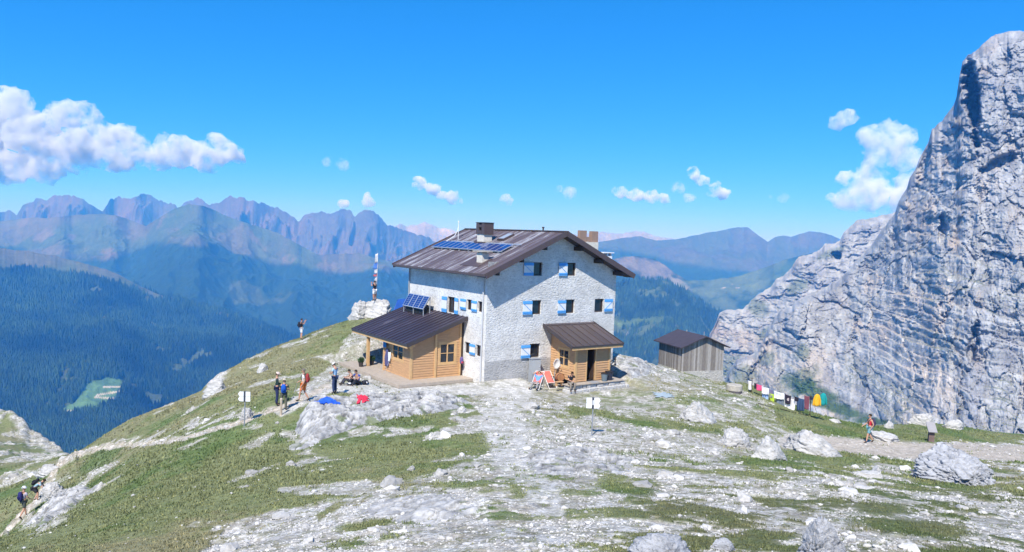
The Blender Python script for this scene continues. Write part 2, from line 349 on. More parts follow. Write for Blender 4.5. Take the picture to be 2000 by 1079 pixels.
GREEN = {'front': [(1572, 757, 30, 13, -28), (1560, 740, 42, 16, -25), (1590, 765, 55, 16, 25), (1450, 735, 30, 18, -20), (1500, 700, 16, 14, 20), (1568, 690, 14, 18, 10), (1640, 800, 60, 10, 18), (1700, 822, 40, 6, 4)],
         'back': [(1625, 495, 28, 7, -20), (1480, 600, 20, 16, 30), (1560, 560, 22, 12, -20), (1430, 720, 30, 26, 0), (1560, 620, 30, 12, 20), (1500, 650, 20, 10, -30)]}
cliff('back', '', [(1380, 700), (1386, 655), (1394, 640), (1405, 612), (1420, 606), (1450, 603), (1462, 592), (1480, 575), (1505, 560), (1515, 545), (1530, 540), (1545, 524), (1560, 500), (1585, 496), (1600, 490), (1612, 474), (1625, 478), (1640, 470), (1648, 452), (1660, 442), (1672, 430), (1700, 425), (1740, 416), (1800, 400), (1950, 380)],
      830, [(1380, 900), (1600, 900), (1950, 950)], [(1380, 780), (1700, 640), (1950, 560)], 1378, 1950, 430, 420, 50, 1.0, [(1635, 505, 9, 7, 0, 22)])
cliff('front', '', [(1400, 775), (1416, 745), (1425, 722), (1440, 702), (1462, 695), (1480, 684), (1492, 660), (1500, 640), (1512, 622), (1524, 606), (1545, 598), (1560, 585), (1580, 572), (1600, 570), (1620, 556), (1645, 540), (1670, 512), (1700, 480), (1730, 440), (1748, 415), (1755, 392), (1770, 370), (1778, 345), (1790, 328), (1800, 300), (1812, 280), (1820, 252), (1838, 238), (1850, 222), (1862, 206), (1868, 190), (1874, 150), (1880, 122), (1890, 108), (1905, 100), (1925, 80), (1945, 66), (1970, 61), (2000, 60), (2100, 66), (2250, 100), (2460, 130)],
      905, [(1400, 560), (1500, 560), (1700, 540), (1800, 510), (1900, 470), (2000, 450), (2460, 420)], [(1400, 470), (1500, 410), (1650, 350), (1800, 320), (2000, 300), (2460, 280)], 1400, 2460, 900, 800, 60, 1.0,
      [(1905, 205, 13, 76, -6, 46), (1878, 175, 7, 30, 8, 20), (1800, 330, 10, 40, 10, 14), (1955, 330, 34, 10, -30, 10), (1905, 690, 9, 44, 14, 12), (1840, 470, 8, 30, 0, 10)])

# ---------------- clouds ----------------
def cloud(blobs, Y, label, dens, seed, group=None, voxel=70):
    """blobs: (px, py, radius px). One closed billowing volume"""
    rs = random.Random(seed); bm = bmesh.new()
    for (px, py, r) in blobs:
        for k in range(7):
            a = rs.uniform(0, 6.283); q = rs.uniform(0, .62) if k else 0; rr = r*(.72 if k == 0 else rs.uniform(.28, .5))
            c = at(px+math.cos(a)*r*q*1.05, py+math.sin(a)*r*q*.72, Y+rs.uniform(-.5, .5)*r*Y/FPX)
            mtx = Matrix.Translation(Vector(c)) @ Matrix.Diagonal((rr*Y/FPX, rr*Y/FPX, rr*Y/FPX*.82, 1))
            bmesh.ops.create_icosphere(bm, subdivisions=2, radius=1, matrix=mtx)
    me = bpy.data.meshes.new('cloud'); bm.to_mesh(me); bm.free()
    o = bpy.data.objects.new('cloud', me); COL.objects.link(o)
    md = o.modifiers.new('r', 'REMESH'); md.mode = 'VOXEL'; md.voxel_size = voxel
    dg = bpy.context.evaluated_depsgraph_get(); ev = o.evaluated_get(dg); me2 = bpy.data.meshes.new_from_object(ev)
    o.modifiers.clear(); o.data = me2
    n = len(me2.vertices); co = np.empty(n*3, np.float32); me2.vertices.foreach_get('co', co); co = co.reshape(-1, 3).astype(float)
    no = np.empty(n*3, np.float32); me2.vertices.foreach_get('normal', no); no = no.reshape(-1, 3)
    L = np.mean([b[2] for b in blobs])*Y/FPX
    d = fbm(co[:, 0]/L*1.6, co[:, 1]/L*1.6, co[:, 2]/L*1.6, octv=5, seed=seed, ridged=False, gain=.6)
    d2 = np.abs(fbm(co[:, 0]/L*3.2, co[:, 1]/L*3.2, co[:, 2]/L*3.2, octv=4, seed=seed+4, gain=.6))
    co = co+no*(d*.55+d2*.35+.06)[:, None]*L
    me2.vertices.foreach_set('co', co.astype(np.float32).ravel()); me2.update()
    key = ('cloud', dens)
    if key not in MATS:
        mt = bpy.data.materials.new('cloud_vapour'); mt.use_nodes = True; nn = mt.node_tree.nodes; nn.clear()
        out = nn.new('ShaderNodeOutputMaterial'); pv = nn.new('ShaderNodeVolumePrincipled')
        pv.inputs['Color'].default_value = (1, 1, 1, 1); pv.inputs['Absorption Color'].default_value = (1, 1, 1, 1); pv.inputs['Density'].default_value = dens; pv.inputs['Anisotropy'].default_value = -.48
        ge = nn.new('ShaderNodeNewGeometry'); n1 = nn.new('ShaderNodeTexNoise'); n1.inputs['Scale'].default_value = 1/240.; n1.inputs['Detail'].default_value = 5; n1.inputs['Roughness'].default_value = .68
        mt.node_tree.links.new(ge.outputs['Position'], n1.inputs['Vector']); mr = nn.new('ShaderNodeMapRange'); mr.inputs[1].default_value = .44; mr.inputs[2].default_value = .60; mr.inputs[3].default_value = 0.0; mr.inputs[4].default_value = dens*2.6
        mt.node_tree.links.new(n1.outputs['Fac'], mr.inputs[0]); mt.node_tree.links.new(mr.outputs[0], pv.inputs['Density'])
        mt.node_tree.links.new(pv.outputs[0], out.inputs['Volume']); MATS[key] = mt
    o.data.materials.append(MATS[key])
    tag(o, label, 'cloud', group)
    return o
CL = 12000
cloud([(-120, 250, 90), (-60, 220, 90), (10, 215, 62), (-40, 300, 80), (55, 262, 66), (30, 320, 52), (120, 235, 48), (165, 222, 34), (130, 290, 60), (200, 262, 44), (235, 265, 36), (210, 305, 50), (275, 290, 34), (300, 305, 34), (330, 290, 30), (360, 300, 38), (400, 300, 38), (432, 296, 36), (462, 306, 26), (90, 325, 44), (20, 345, 30), (150, 320, 40), (250, 318, 30)], CL, 'large white cumulus cloud spreading in from the left above the mountains', .0055, 3)
cloud([(640, 315, 14), (668, 320, 18)], CL, 'small faint grey cloud right of the big cumulus', .0016, 5, voxel=30)
cloud([(672, 398, 14)], CL, 'tiny white cloud puff just left of the puff over the twin peaks', .007, 6, voxel=25)
cloud([(720, 396, 17), (718, 386, 11)], CL, 'tiny white cloud puff directly over the twin peaks', .007, 7, voxel=25)
cloud([(820, 358, 19), (848, 370, 17), (885, 388, 19), (868, 382, 12)], CL, 'elongated white cloud slanting down to the right over the refuge roof', .007, 8, voxel=28)
cloud([(988, 391, 17)], CL, 'small round white cloud over the ridge of the roof', .0036, 9, voxel=26)
cloud([(1112, 374, 18), (1090, 370, 10)], CL, 'faint cloud above the paired brown chimneys', .0018, 10, voxel=30)
cloud([(1212, 374, 20), (1240, 382, 19), (1275, 386, 20), (1295, 388, 13)], CL, 'low flat-bottomed white cloud right of the paired chimneys', .007, 11, voxel=28)
cloud([(1325, 368, 18), (1345, 388, 14)], CL, 'small dim cloud between the flat one and the bright slanting one', .0024, 12, voxel=28)
cloud([(1353, 340, 16), (1372, 356, 17), (1395, 370, 19), (1412, 376, 18)], CL, 'bright white cloud slanting down to the right above the far brown mountain', .007, 13, voxel=28)
cloud([(1530, 388, 16), (1505, 384, 8)], CL, 'barely visible thin cloud streak left of the cliff cloud', .0008, 14, voxel=30)
cloud([(1650, 228, 24), (1630, 244, 16), (1700, 270, 34), (1730, 262, 34), (1765, 272, 34), (1725, 300, 40), (1770, 310, 32), (1700, 340, 34), (1660, 350, 26), (1690, 380, 50), (1740, 390, 55), (1625, 386, 18), (1780, 360, 40), (1650, 395, 26)], CL, 'tall ragged white cloud rising behind the rock wall on the right', .0028, 15)
# ---------------- the saddle: ground ----------------
CTL = [(1000, 1079, 14), (1600, 1079, 15), (2000, 1079, 17), (700, 1079, 15.5), (400, 1079, 17.5), (200, 1079, 20), (0, 1079, 24), (100, 1079, 22),
       (1000, 950, 22.5), (1600, 950, 24), (1300, 950, 23), (1900, 950, 31), (1890, 915, 37), (1000, 850, 34), (1155, 855, 35.2), (1000, 800, 40), (1400, 850, 38), (1600, 880, 40), (1500, 900, 34), (1300, 765, 50), (1331, 730, 61), (1400, 762, 59), (1360, 752, 58), (1412, 752, 62.5),
       (1430, 770, 54), (1200, 772, 49.3), (1205, 702, 56), (1250, 725, 56), (1697, 865, 45.5), (1640, 850, 47), (1818, 862, 49), (2000, 880, 48.5), (2000, 950, 31), (944, 745, 48.65), (880, 748, 48), (773, 754, 46.6), (1040, 757, 47.6), (1110, 776, 47.6), (1155, 800, 43),
       (541, 795, 39.4), (690, 748, 46.2), (600, 775, 41.5), (700, 680, 54), (640, 690, 56), (477, 838, 38), (400, 850, 39), (300, 880, 39), (200, 950, 36), (100, 1000, 35.5), (48, 1012, 41.9), (28, 1040, 40), (150, 1020, 28),
       (300, 980, 27), (500, 950, 26), (600, 900, 31), (700, 880, 33), (800, 800, 39.5), (100, 925, 49), (60, 945, 58), (0, 945, 62), (60, 895, 75), (0, 870, 80), (-150, 900, 68), (-150, 1000, 50), (-60, 830, 90), (100, 895, 72), (500, 760, 47), (560, 700, 57)]
SKY_ = [(-320, 735, 98), (-150, 765, 97), (0, 800, 95), (22, 806, 94), (45, 822, 93), (60, 842, 92), (78, 850, 91), (98, 864, 88), (118, 880, 84), (130, 890, 78), (140, 892, 66), (152, 888, 54), (200, 856, 53), (250, 826, 54), (300, 803, 55), (350, 783, 56), (393, 766, 57), (412, 745, 58), (440, 728, 59.5), (480, 704, 61.5), (520, 688, 64), (555, 674, 66), (587, 663, 66), (640, 640, 68), (690, 624, 68), (760, 614, 68), (800, 606, 70), (950, 600, 72), (1100, 660, 68), (1190, 688, 60), (1205, 692, 58), (1240, 702, 58), (1280, 717, 60), (1345, 727, 67), (1412, 746, 64.5), (1425, 749, 62), (1440, 750, 59), (1465, 753, 58), (1520, 776, 56), (1560, 796, 55), (1600, 812, 54.5), (1640, 824, 56), (1700, 836, 58), (1760, 834, 62), (1800, 828, 66), (1880, 836, 68), (1940, 847, 68), (2000, 853, 68), (2350, 872, 68)]
_p = [at(*c) for c in CTL]+[at(*c) for c in SKY_]+[np.array(q, float) for q in ((0, 2, 7.0), (-6, 2, 6.2), (6, 2, 6.9), (-14, 6, 3.6), (15, 6, 5.4), (-28, 20, -5), (-2, 8, 5.0), (6, 8, 4.9), (10, 10, 4.3), (26, 12, 3.6))]
_p = np.array(_p)
def _tps(P, lam):
    n = len(P); d = np.hypot(P[:, None, 0]-P[None, :, 0], P[:, None, 1]-P[None, :, 1])+1e-9
    K = d*d*np.log(d)+lam*np.eye(n)*np.mean(d)**2*0+lam*np.eye(n)
    T = np.c_[np.ones(n), P[:, :2]]; A = np.block([[K, T], [T.T, np.zeros((3, 3))]])
    return np.linalg.solve(A, np.r_[P[:, 2], 0, 0, 0])
_w = _tps(_p, 4.0)
def tps(X, Y):
    sh = X.shape; X = X.ravel(); Y = Y.ravel(); Z = _w[-3]+_w[-2]*X+_w[-1]*Y
    for i in range(len(_p)):
        d2 = (X-_p[i, 0])**2+(Y-_p[i, 1])**2+1e-12; Z = Z+_w[i]*.5*d2*np.log(d2)
    return Z.reshape(sh)
S = np.array(SKY_, float)
GU0, GU1, GNC = px_dir(-320, 540)[0], px_dir(2340, 540)[0], 980
gu = np.linspace(GU0, GU1, GNC)
su = px_dir(S[:, 0], S[:, 1])[0]; sv = px_dir(S[:, 0], S[:, 1])[1]; o_ = np.argsort(su)
gYs = np.interp(gu, su[o_], S[o_, 2]); gVs = np.interp(gu, su[o_], sv[o_])
gY = np.concatenate([np.linspace(1.2, 10, 40, endpoint=False), np.exp(np.linspace(math.log(10), math.log(150), 860))])
GX = gu[None]*gY[:, None]; GY = np.broadcast_to(gY[:, None], GX.shape)
Yc = np.minimum(GY, gYs[None])
Zb = tps(gu[None]*Yc, Yc)
zs = CZ+gVs*gYs; corr = (zs-tps(gu*gYs, gYs))     # pin the crest exactly
Zb = Zb+corr[None]*sstep(.72, 1.0, Yc/gYs[None])
over = np.maximum(0, GY-gYs[None])
Zb = Zb-1.25*(np.sqrt(over**2+6)-math.sqrt(6))
below = np.maximum(0, over-8)
# --- what grows or lies where: masks in ground space (found from where things lie in the picture) ---
PX, PY = to_px(GX, GY, Zb)
wx = 16*fbm(GX/1.7, GY/2.6, octv=5, seed=90)+7*fbm(GX/.4, GY/.6, octv=3, seed=91); wy = 9*fbm(GX/1.7, GY/2.6, octv=5, seed=92)+4*fbm(GX/.4, GY/.6, octv=3, seed=93)
WX, WY = PX+wx*1.3, PY+wy
def inpoly(px, py, poly):
    r = np.zeros(px.shape, bool); n = len(poly)
    for i in range(n):
        (x0, y0), (x1, y1) = poly[i], poly[(i+1) % n]
        if y0 == y1: continue
        c = ((y0 > py) != (y1 > py)) & (px < (x1-x0)*(py-y0)/(y1-y0)+x0); r ^= c
    return r.astype(float)
def line(px, py, pts, wd):
    r = np.zeros(px.shape)
    for (x0, y0), (x1, y1) in zip(pts[:-1], pts[1:]):
        dx, dy = x1-x0, y1-y0; q = np.clip(((px-x0)*dx+(py-y0)*dy)/(dx*dx+dy*dy), 0, 1)
        r = np.maximum(r, 1-sstep(wd*.6, wd, np.hypot(px-x0-q*dx, (py-y0-q*dy)*1.3)))
    return r
vis = (over < .5)
bare = inpoly(WX, WY, [(330, 1120), (470, 1020), (600, 990), (740, 958), (860, 925), (960, 884), (1015, 864), (960, 846), (900, 852), (836, 862), (850, 848), (900, 832), (930, 800), (905, 776), (860, 760), (760, 752), (690, 740), (640, 748), (560, 800), (540, 800), (600, 752), (640, 715), (700, 640), (760, 610), (1000, 600), (1210, 688), (1290, 718), (1420, 755), (1470, 772), (1520, 790), (1500, 812), (1560, 850), (1640, 868), (2400, 860), (2400, 1200), (1000, 1200)])
# grassy streaks over the stony ground on the right
st = fbm(GX/2.0+GY*.15, GY/1.5, octv=6, seed=95, gain=.66)+.22*fbm(GX/.28, GY/.22, octv=3, seed=96)
gr = sstep(-.03, .12, st-.03)*sstep(1080, 1200, WX)*sstep(868, 905, WY)
gr = np.maximum(gr, sstep(.10, .25, st)*sstep(560, 700, WX)*sstep(900, 940, WY)*.9)
gr = np.maximum(gr, sstep(.0, .2, fbm(GX/2.2, GY/1.6, octv=5, seed=97))*.8*blob(WX, WY, 1400, 800, 260, 36, 10))
gr = np.maximum(gr, line(WX, WY, [(1120, 800), (1200, 815), (1290, 832), (1400, 838)], 13))
gr = np.maximum(gr, blob(WX, WY, 1610, 895, 100, 15, 8)); gr = np.maximum(gr, blob(WX, WY, 1500, 905, 90, 10, 3)); gr = np.maximum(gr, blob(WX, WY, 1850, 945, 80, 12, 10))
gr = np.maximum(gr, blob(WX, WY, 1600, 835, 70, 8, 16)); gr = np.maximum(gr, blob(WX, WY, 1810, 845, 60, 9, 4)); gr = np.maximum(gr, blob(WX, WY, 1720, 1000, 60, 18, 0)); gr = np.maximum(gr, blob(WX, WY, 1320, 1010, 50, 12, 8))
gr = np.maximum(gr, blob(WX, WY, 1020, 962, 34, 18, -8)); gr = np.maximum(gr, blob(WX, WY, 1480, 1060, 80, 14, -4)); gr = np.maximum(gr, blob(WX, WY, 1780, 1040, 130, 20, 3)); gr = np.maximum(gr, blob(WX, WY, 720, 1030, 60, 9, -6)); gr = np.maximum(gr, blob(WX, WY, 640, 1000, 40, 7, -30))
gr = np.maximum(gr, blob(WX, WY, 1015, 742, 40, 5, 0)); gr = np.maximum(gr, blob(WX, WY, 1220, 960, 60, 16, 3))
trail = np.maximum(line(PX+wx*.4, PY+wy*.4, [(1540, 862), (1640, 870), (1750, 880), (1900, 882), (2100, 890), (2400, 900)], 26), line(PX+wx*1.3, PY+wy*1.3, [(1312, 724), (1325, 752), (1306, 790)], 17)*.55*sstep(-.35, .2, fbm(GX/.6, GY/.6, octv=4, seed=107)))
trail = np.maximum(trail, line(PX+wx*.5, PY+wy*.5, [(1000, 765), (975, 800), (990, 850), (1000, 900)], 52)*(.55+.45*sstep(-.2, .2, fbm(GX/.9, GY/.9, octv=4, seed=106))))
trail = np.maximum(trail, .9*line(PX+wx*.5, PY+wy*.5, [(545, 806), (600, 776), (650, 758), (700, 757), (775, 762), (860, 758), (940, 762), (1000, 770)], 17))
trail = np.maximum(trail, .8*line(PX+wx*.6, PY+wy*.6, [(1000, 900), (1060, 980), (1090, 1100)], 40)*sstep(-.4, .2, fbm(GX/.8, GY/.8, octv=4, seed=108)))
gr = gr*(1-trail)
bare = np.maximum(bare*(1-gr), trail)
lt = [line(PX+wx*.5, PY+wy*.5, [(10, 1045), (50, 1005), (80, 960), (112, 915), (150, 893), (200, 874), (280, 868), (330, 862), (400, 848), (470, 826), (520, 805), (580, 786), (640, 752)], 8),
      line(PX+wx, PY+wy, [(215, 872), (300, 858), (370, 835), (430, 818), (480, 803)], 14)*sstep(-.15, .1, fbm(GX/1.2, GY/1.2, octv=4, seed=98)),
      blob(WX, WY, 100, 990, 70, 34, -45)*sstep(-.05, .1, fbm(GX/.8, GY/1.6, octv=4, seed=99)),
      blob(WX, WY, 180, 950, 60, 26, -35)*sstep(.08, .2, fbm(GX/.7, GY/1.6, octv=4, seed=100)),
      sstep(.34, .46, fbm(GX/2.2, GY/2.2, octv=5, seed=101))*sstep(180, 380, WX)*(1-sstep(900, 1000, WX))*.9,
      (WX < 150)*(GY > 55)*sstep(-.02, .12, fbm(GX/2.2, GY/3, octv=6, seed=102, gain=.65))*.95,
      blob(WX, WY, 70, 850, 60, 14, 40), blob(WX, WY, 420, 745, 26, 14, -40), blob(WX, WY, 500, 925, 60, 5, -18)*.9, blob(WX, WY, 600, 905, 30, 4, -20)*.9]
for a_ in lt: bare = np.maximum(bare, a_)
outc = [(600, 858, 45, 12, -45)]
bare = np.maximum(bare, blob(WX, WY, 720, 796, 150, 24, -6)*sstep(-.2, 0, fbm(GX/1.3, GY/1.3, octv=4, seed=110)))
bare = np.maximum(bare, blob(WX, WY, 600, 850, 36, 10, -45))
thin = np.maximum.reduce([blob(WX, WY, 1380, 800, 330, 60, 8), blob(WX, WY, 1060, 790, 150, 40, 0), blob(WX, WY, 650, 700, 90, 50, -20)*.5, blob(WX, WY, 900, 900, 160, 40, -20)*.5])
bare = bare*(1-.75*thin*sstep(-.12, .2, fbm(GX/.7, GY/.7, octv=5, seed=103, gain=.65))*(1-trail))
dth = fbm(GX/.16, GY/.14, octv=2, seed=104)
bare = np.clip(bare+.5*dth*np.clip(4*bare*(1-bare), 0, 1)-.0, 0, 1)
bare = bare*(1-.55*sstep(.30, .5, fbm(GX/.5, GY/.35, octv=4, seed=105)+.25*dth)*(1-trail*.8))
# --- relief ---
led = fbm(GX/2.4+GY*.2, GY/1.3, octv=5, seed=120, ridged=True); bum = fbm(GX/.55, GY/.55, octv=4, seed=121); big = fbm(GX/6., GY/6., octv=3, seed=122)
fade = sstep(0, 6, gY)[:, None]
hutd = np.clip(np.hypot(GX-1.5, (GY-52))/11, 0, 1)**3
rocky = np.maximum.reduce([sstep(.05, .35, fbm(GX/3.2, GY/3.2, octv=3, seed=125))*sstep(880, 930, WY), blob(WX, WY, 720, 800, 180, 45, -6), (PX < 260)*1., blob(WX, WY, 1300, 700, 200, 30, 12), blob(WX, WY, 1130, 900, 130, 25, 0)])
rel = (bare*((.03+.13*rocky)*led+(.015+.03*rocky)*bum)+(1-bare)*(.05*fbm(GX/.9, GY/.9, octv=4, seed=123)+.05))*hutd+.16*big*hutd
rel = rel+bare*.22*led*((GX < -20) | (PX < 200))
GZ = Zb+rel*fade
# cut level for the two porches
lx = (GX-(-1.54))*math.cos(YAW)+(GY-48.65)*math.sin(YAW); ly = -(GX-(-1.54))*math.sin(YAW)+(GY-48.65)*math.cos(YAW)
def inbox(x0, x1, y0, y1, s_): return sstep(x0-s_, x0, lx)*(1-sstep(x1, x1+s_, lx))*sstep(y0-s_, y0, ly)*(1-sstep(y1, y1+s_, ly))
c1 = inbox(-6.0, .5, 1.0, 11, 1.2); GZ = GZ*(1-c1)+np.minimum(GZ, -.26)*c1
c2 = inbox(3.6, 9.6, -5.0, .2, 1.0); GZ = GZ*(1-c2)+np.minimum(GZ, -.55)*c2
c3 = inbox(-.5, 3.0, -2.0, 1.0, 1.2); GZ = GZ*(1-c3)+np.minimum(GZ, .0)*c3
c4 = (1-sstep(2.6, 4.6, np.hypot((GX-15.6), (GY-64.2)*.8))); GZ = GZ*(1-c4)+np.minimum(GZ, -1.25-.26*(GX-14.2))*c4
lim_ = CZ+gVs[None]*GY-.02
# --- albedo ---
n1 = fbm(GX/3, GY/3, octv=5, seed=130); n2_ = fbm(GX/.5, GY/.5, octv=4, seed=131); n3_ = fbm(GX/9, GY/9, octv=3, seed=132)
gcol = mix(np.broadcast_to((.195, .215, .105), GX.shape+(3,)), (.12, .17, .065), sstep(-.1, .45, n1+.3*n2_))
gcol = mix(gcol, (.27, .245, .15), sstep(.05, .5, n3_+.4*n2_-.2*n1)*.7)
gcol = mix(gcol, (.085, .15, .05), blob(WX, WY, 190, 905, 50, 20, -40)*.6); gcol = mix(gcol, (.09, .14, .055), blob(WX, WY, 720, 850, 130, 24, -5)*.6)
gcol = mix(gcol, (.085, .105, .05), sstep(1150, 1300, WX)*sstep(930, 980, WY)*.6)
rcol = mix(np.broadcast_to((.50, .48, .455), GX.shape+(3,)), (.36, .335, .30), sstep(0, .5, n2_+.5*n1))
rcol = mix(rcol, (.68, .665, .64), sstep(.1, .5, bum+.3*led)*.7)
rcol = mix(rcol, (.62, .605, .58), trail*.75*(1-sstep(1450, 1600, WX)))
rcol = mix(rcol, (.56, .47, .38), np.maximum(trail*sstep(1450, 1600, WX), lt[0])*.7)
rcol = mix(rcol, (.24, .22, .18), sstep(.12, .5, fbm(GX/.30, GY/.24, octv=4, seed=133, gain=.65))*.65*(1-trail*.6))
rcol = rcol*(1+.28*fbm(GX/.12, GY/.10, octv=2, seed=134))[..., None]
gcolr = mix(gcol, rcol, bare)
gcolr = np.concatenate([gcolr, (bare*(1-.65*trail))[..., None]], -1)
GV = np.stack([GX, GY, GZ], -1)
def ground_mat():
    mt, n, l, b = nodes_mat('stony_turf', .95, .1)
    at_ = N(n, 'ShaderNodeAttribute', attribute_name='Col'); geo = N(n, 'ShaderNodeNewGeometry')
    tex = []
    for s_, dt_ in ((.33, 8), (.07, 8)):
        no = N(n, 'ShaderNodeTexNoise'); no.inputs['Scale'].default_value = 1/s_; no.inputs['Detail'].default_value = dt_; no.inputs['Roughness'].default_value = .7
        l.new(geo.outputs['Position'], no.inputs['Vector']); tex.append(no)
    vo = N(n, 'ShaderNodeTexVoronoi', feature='F1'); vo.inputs['Scale'].default_value = 14.0; l.new(geo.outputs['Position'], vo.inputs['Vector'])
    m1 = N(n, 'ShaderNodeMapRange'); m1.inputs[1].default_value = .32; m1.inputs[2].default_value = .68; m1.inputs[3].default_value = .72; m1.inputs[4].default_value = 1.22; l.new(tex[0].outputs['Fac'], m1.inputs[0])
    m2 = N(n, 'ShaderNodeMapRange'); m2.inputs[1].default_value = .3; m2.inputs[2].default_value = .7; m2.inputs[3].default_value = .7; m2.inputs[4].default_value = 1.25; l.new(tex[1].outputs['Fac'], m2.inputs[0])
    mm = N(n, 'ShaderNodeMath', operation='MULTIPLY'); l.new(m1.outputs[0], mm.inputs[0]); l.new(m2.outputs[0], mm.inputs[1])
    sc_ = N(n, 'ShaderNodeVectorMath', operation='SCALE'); l.new(at_.outputs['Color'], sc_.inputs[0]); l.new(mm.outputs[0], sc_.inputs['Scale']); l.new(sc_.outputs[0], b.inputs['Base Color'])
    # grit, gaps between stones and turf spots on the bare ground (alpha of Col = how bare)
    def spots(prev, scale, lo, hi, colr, amt, det=5):
        no = N(n, 'ShaderNodeTexNoise'); no.inputs['Scale'].default_value = scale; no.inputs['Detail'].default_value = det; no.inputs['Roughness'].default_value = .7; l.new(geo.outputs['Position'], no.inputs['Vector'])
        mr = N(n, 'ShaderNodeMapRange'); mr.inputs[1].default_value = lo; mr.inputs[2].default_value = hi; mr.inputs[4].default_value = amt; l.new(no.outputs['Fac'], mr.inputs[0])
        mu = N(n, 'ShaderNodeMath', operation='MULTIPLY'); l.new(mr.outputs[0], mu.inputs[0]); l.new(at_.outputs['Alpha'], mu.inputs[1])
        mc = N(n, 'ShaderNodeMix', data_type='RGBA'); l.new(mu.outputs[0], mc.inputs['Factor']); l.new(prev, mc.inputs[6]); mc.inputs[7].default_value = tuple(colr)+(1,); return mc.outputs[2]
    o_ = spots(sc_.outputs[0], 1.1, .50, .60, (.19, .18, .10), .62, 8)
    o_ = spots(o_, 3.4, .53, .62, (.13, .14, .065), .8, 6)
    o_ = spots(o_, 8.0, .52, .60, (.27, .25, .21), .8, 4)
    o_ = spots(o_, 6.0, .58, .64, (.72, .71, .69), .8, 4)
    l.new(o_, b.inputs['Base Color'])
    b1 = N(n, 'ShaderNodeBump'); b1.inputs['Strength'].default_value = .9; b1.inputs['Distance'].default_value = .10; l.new(tex[0].outputs['Fac'], b1.inputs['Height'])
    b2 = N(n, 'ShaderNodeBump'); b2.inputs['Strength'].default_value = .5; b2.inputs['Distance'].default_value = .03; l.new(vo.outputs['Distance'], b2.inputs['Height']); l.new(b1.outputs[0], b2.inputs['Normal'])
    l.new(b2.outputs[0], b.inputs['Normal']); return mt
MATS['ground'] = ground_mat()
tag(np_mesh('ground', GV.reshape(-1, 3), grid_faces(*GX.shape), MATS['ground'], True, gcolr.reshape(-1, 4)), kind='structure')
def _gs(A, X, Y):
    X = np.asarray(X, float); Y = np.asarray(Y, float); u = X/Y; c = np.clip((u-GU0)/(GU1-GU0)*(GNC-1), 0, GNC-1.001)
    r = np.clip(np.interp(Y, gY, np.arange(len(gY))), 0, len(gY)-1.001); i = r.astype(int); j = c.astype(int); fr = r-i; fc = c-j
    return (A[i, j]*(1-fc)+A[i, j+1]*fc)*(1-fr)+(A[i+1, j]*(1-fc)+A[i+1, j+1]*fc)*fr
def gz(X, Y): return _gs(GZ, X, Y)
def gpos(px, py, y0=12., y1=75.):
    """the ground point seen at a pixel: march the ray"""
    a, b = px_dir(px, py); Y = np.linspace(y0, y1, 2500); h = CZ+b*Y-gz(a*Y, Y); k = np.argmax(h < 0)
    if not (h < 0).any(): k = int(np.argmin(h))
    return Vector((float(a*Y[k]), float(Y[k]), float(gz(a*Y[k], Y[k]))))
# ---------------- loose stones and turf ----------------
rng = np.random.default_rng(7)
def ico(sub):
    bm = bmesh.new(); bmesh.ops.create_icosphere(bm, subdivisions=sub, radius=1); bm.verts.ensure_lookup_table()
    v = np.array([q.co[:] for q in bm.verts]); f = np.array([[w_.index for w_ in q.verts] for q in bm.faces]); bm.free(); return v, f
ICO1, ICO2, ICO3, ICO5 = ico(1), ico(2), ico(3), ico(5)
def scatter_pts(n, pxr, yr):
    u = rng.uniform(px_dir(pxr[0], 540)[0], px_dir(pxr[1], 540)[0], n); Y = np.exp(rng.uniform(math.log(yr[0]), math.log(yr[1]), n)); return u*Y, Y
def stones():
    VV, FF, CC = [], [], []; off = 0
    for (n, lo, hi, base, yr) in ((90000, .018, .055, ICO1, (12.5, 60)), (6000, .055, .14, ICO1, (12.5, 64)), (420, .15, .34, ICO2, (13, 66))):
        X, Y = scatter_pts(n, (-40, 2060), yr); b = _gs(bare, X, Y); ov = _gs(over, X, Y)
        cl = fbm(X/1.3, Y/1.3, octv=4, seed=200)
        keep = (rng.random(n) < np.clip(b*(.42+1.3*cl)*(1-.8*_gs(trail, X, Y))+.010*(1-b), 0, 1)) & (ov < .3)
        keep &= ~((np.abs(X-1.5) < 9) & (np.abs(Y-53) < 8.2))
        X, Y = X[keep], Y[keep]; n = len(X)
        s = lo*(hi/lo)**(rng.random(n)**1.6)*np.clip(Y/26., .75, 1.5)
        v, f = base; k = len(v)
        an = rng.uniform(0, 6.28, n); sc3 = np.stack([rng.uniform(.7, 1.4, n), rng.uniform(.6, 1.1, n), rng.uniform(.35, .8, n)], -1)
        jit = 1+rng.uniform(-.26, .26, (n, k))
        P = v[None]*jit[..., None]*sc3[:, None]*s[:, None, None]
        c, sn = np.cos(an)[:, None], np.sin(an)[:, None]
        Q = np.stack([P[..., 0]*c-P[..., 1]*sn+X[:, None], P[..., 0]*sn+P[..., 1]*c+Y[:, None], P[..., 2]+(gz(X, Y)+s*.12)[:, None]], -1)
        VV.append(Q.reshape(-1, 3)); FF.append((f[None]+(np.arange(n)*k)[:, None, None]+off).reshape(-1, 3)); off += n*k
        cc = np.array((.52, .505, .485))*rng.uniform(.6, 1.2, (n, 1)); CC.append(np.repeat(cc, k, 0))
    o = np_mesh('loose_stones', np.concatenate(VV), np.concatenate(FF), None, False, np.concatenate(CC)); o.data.materials.append(col_noise_mat('loose_stone', (.12,), .2, .5)); tag(o, kind='stuff')
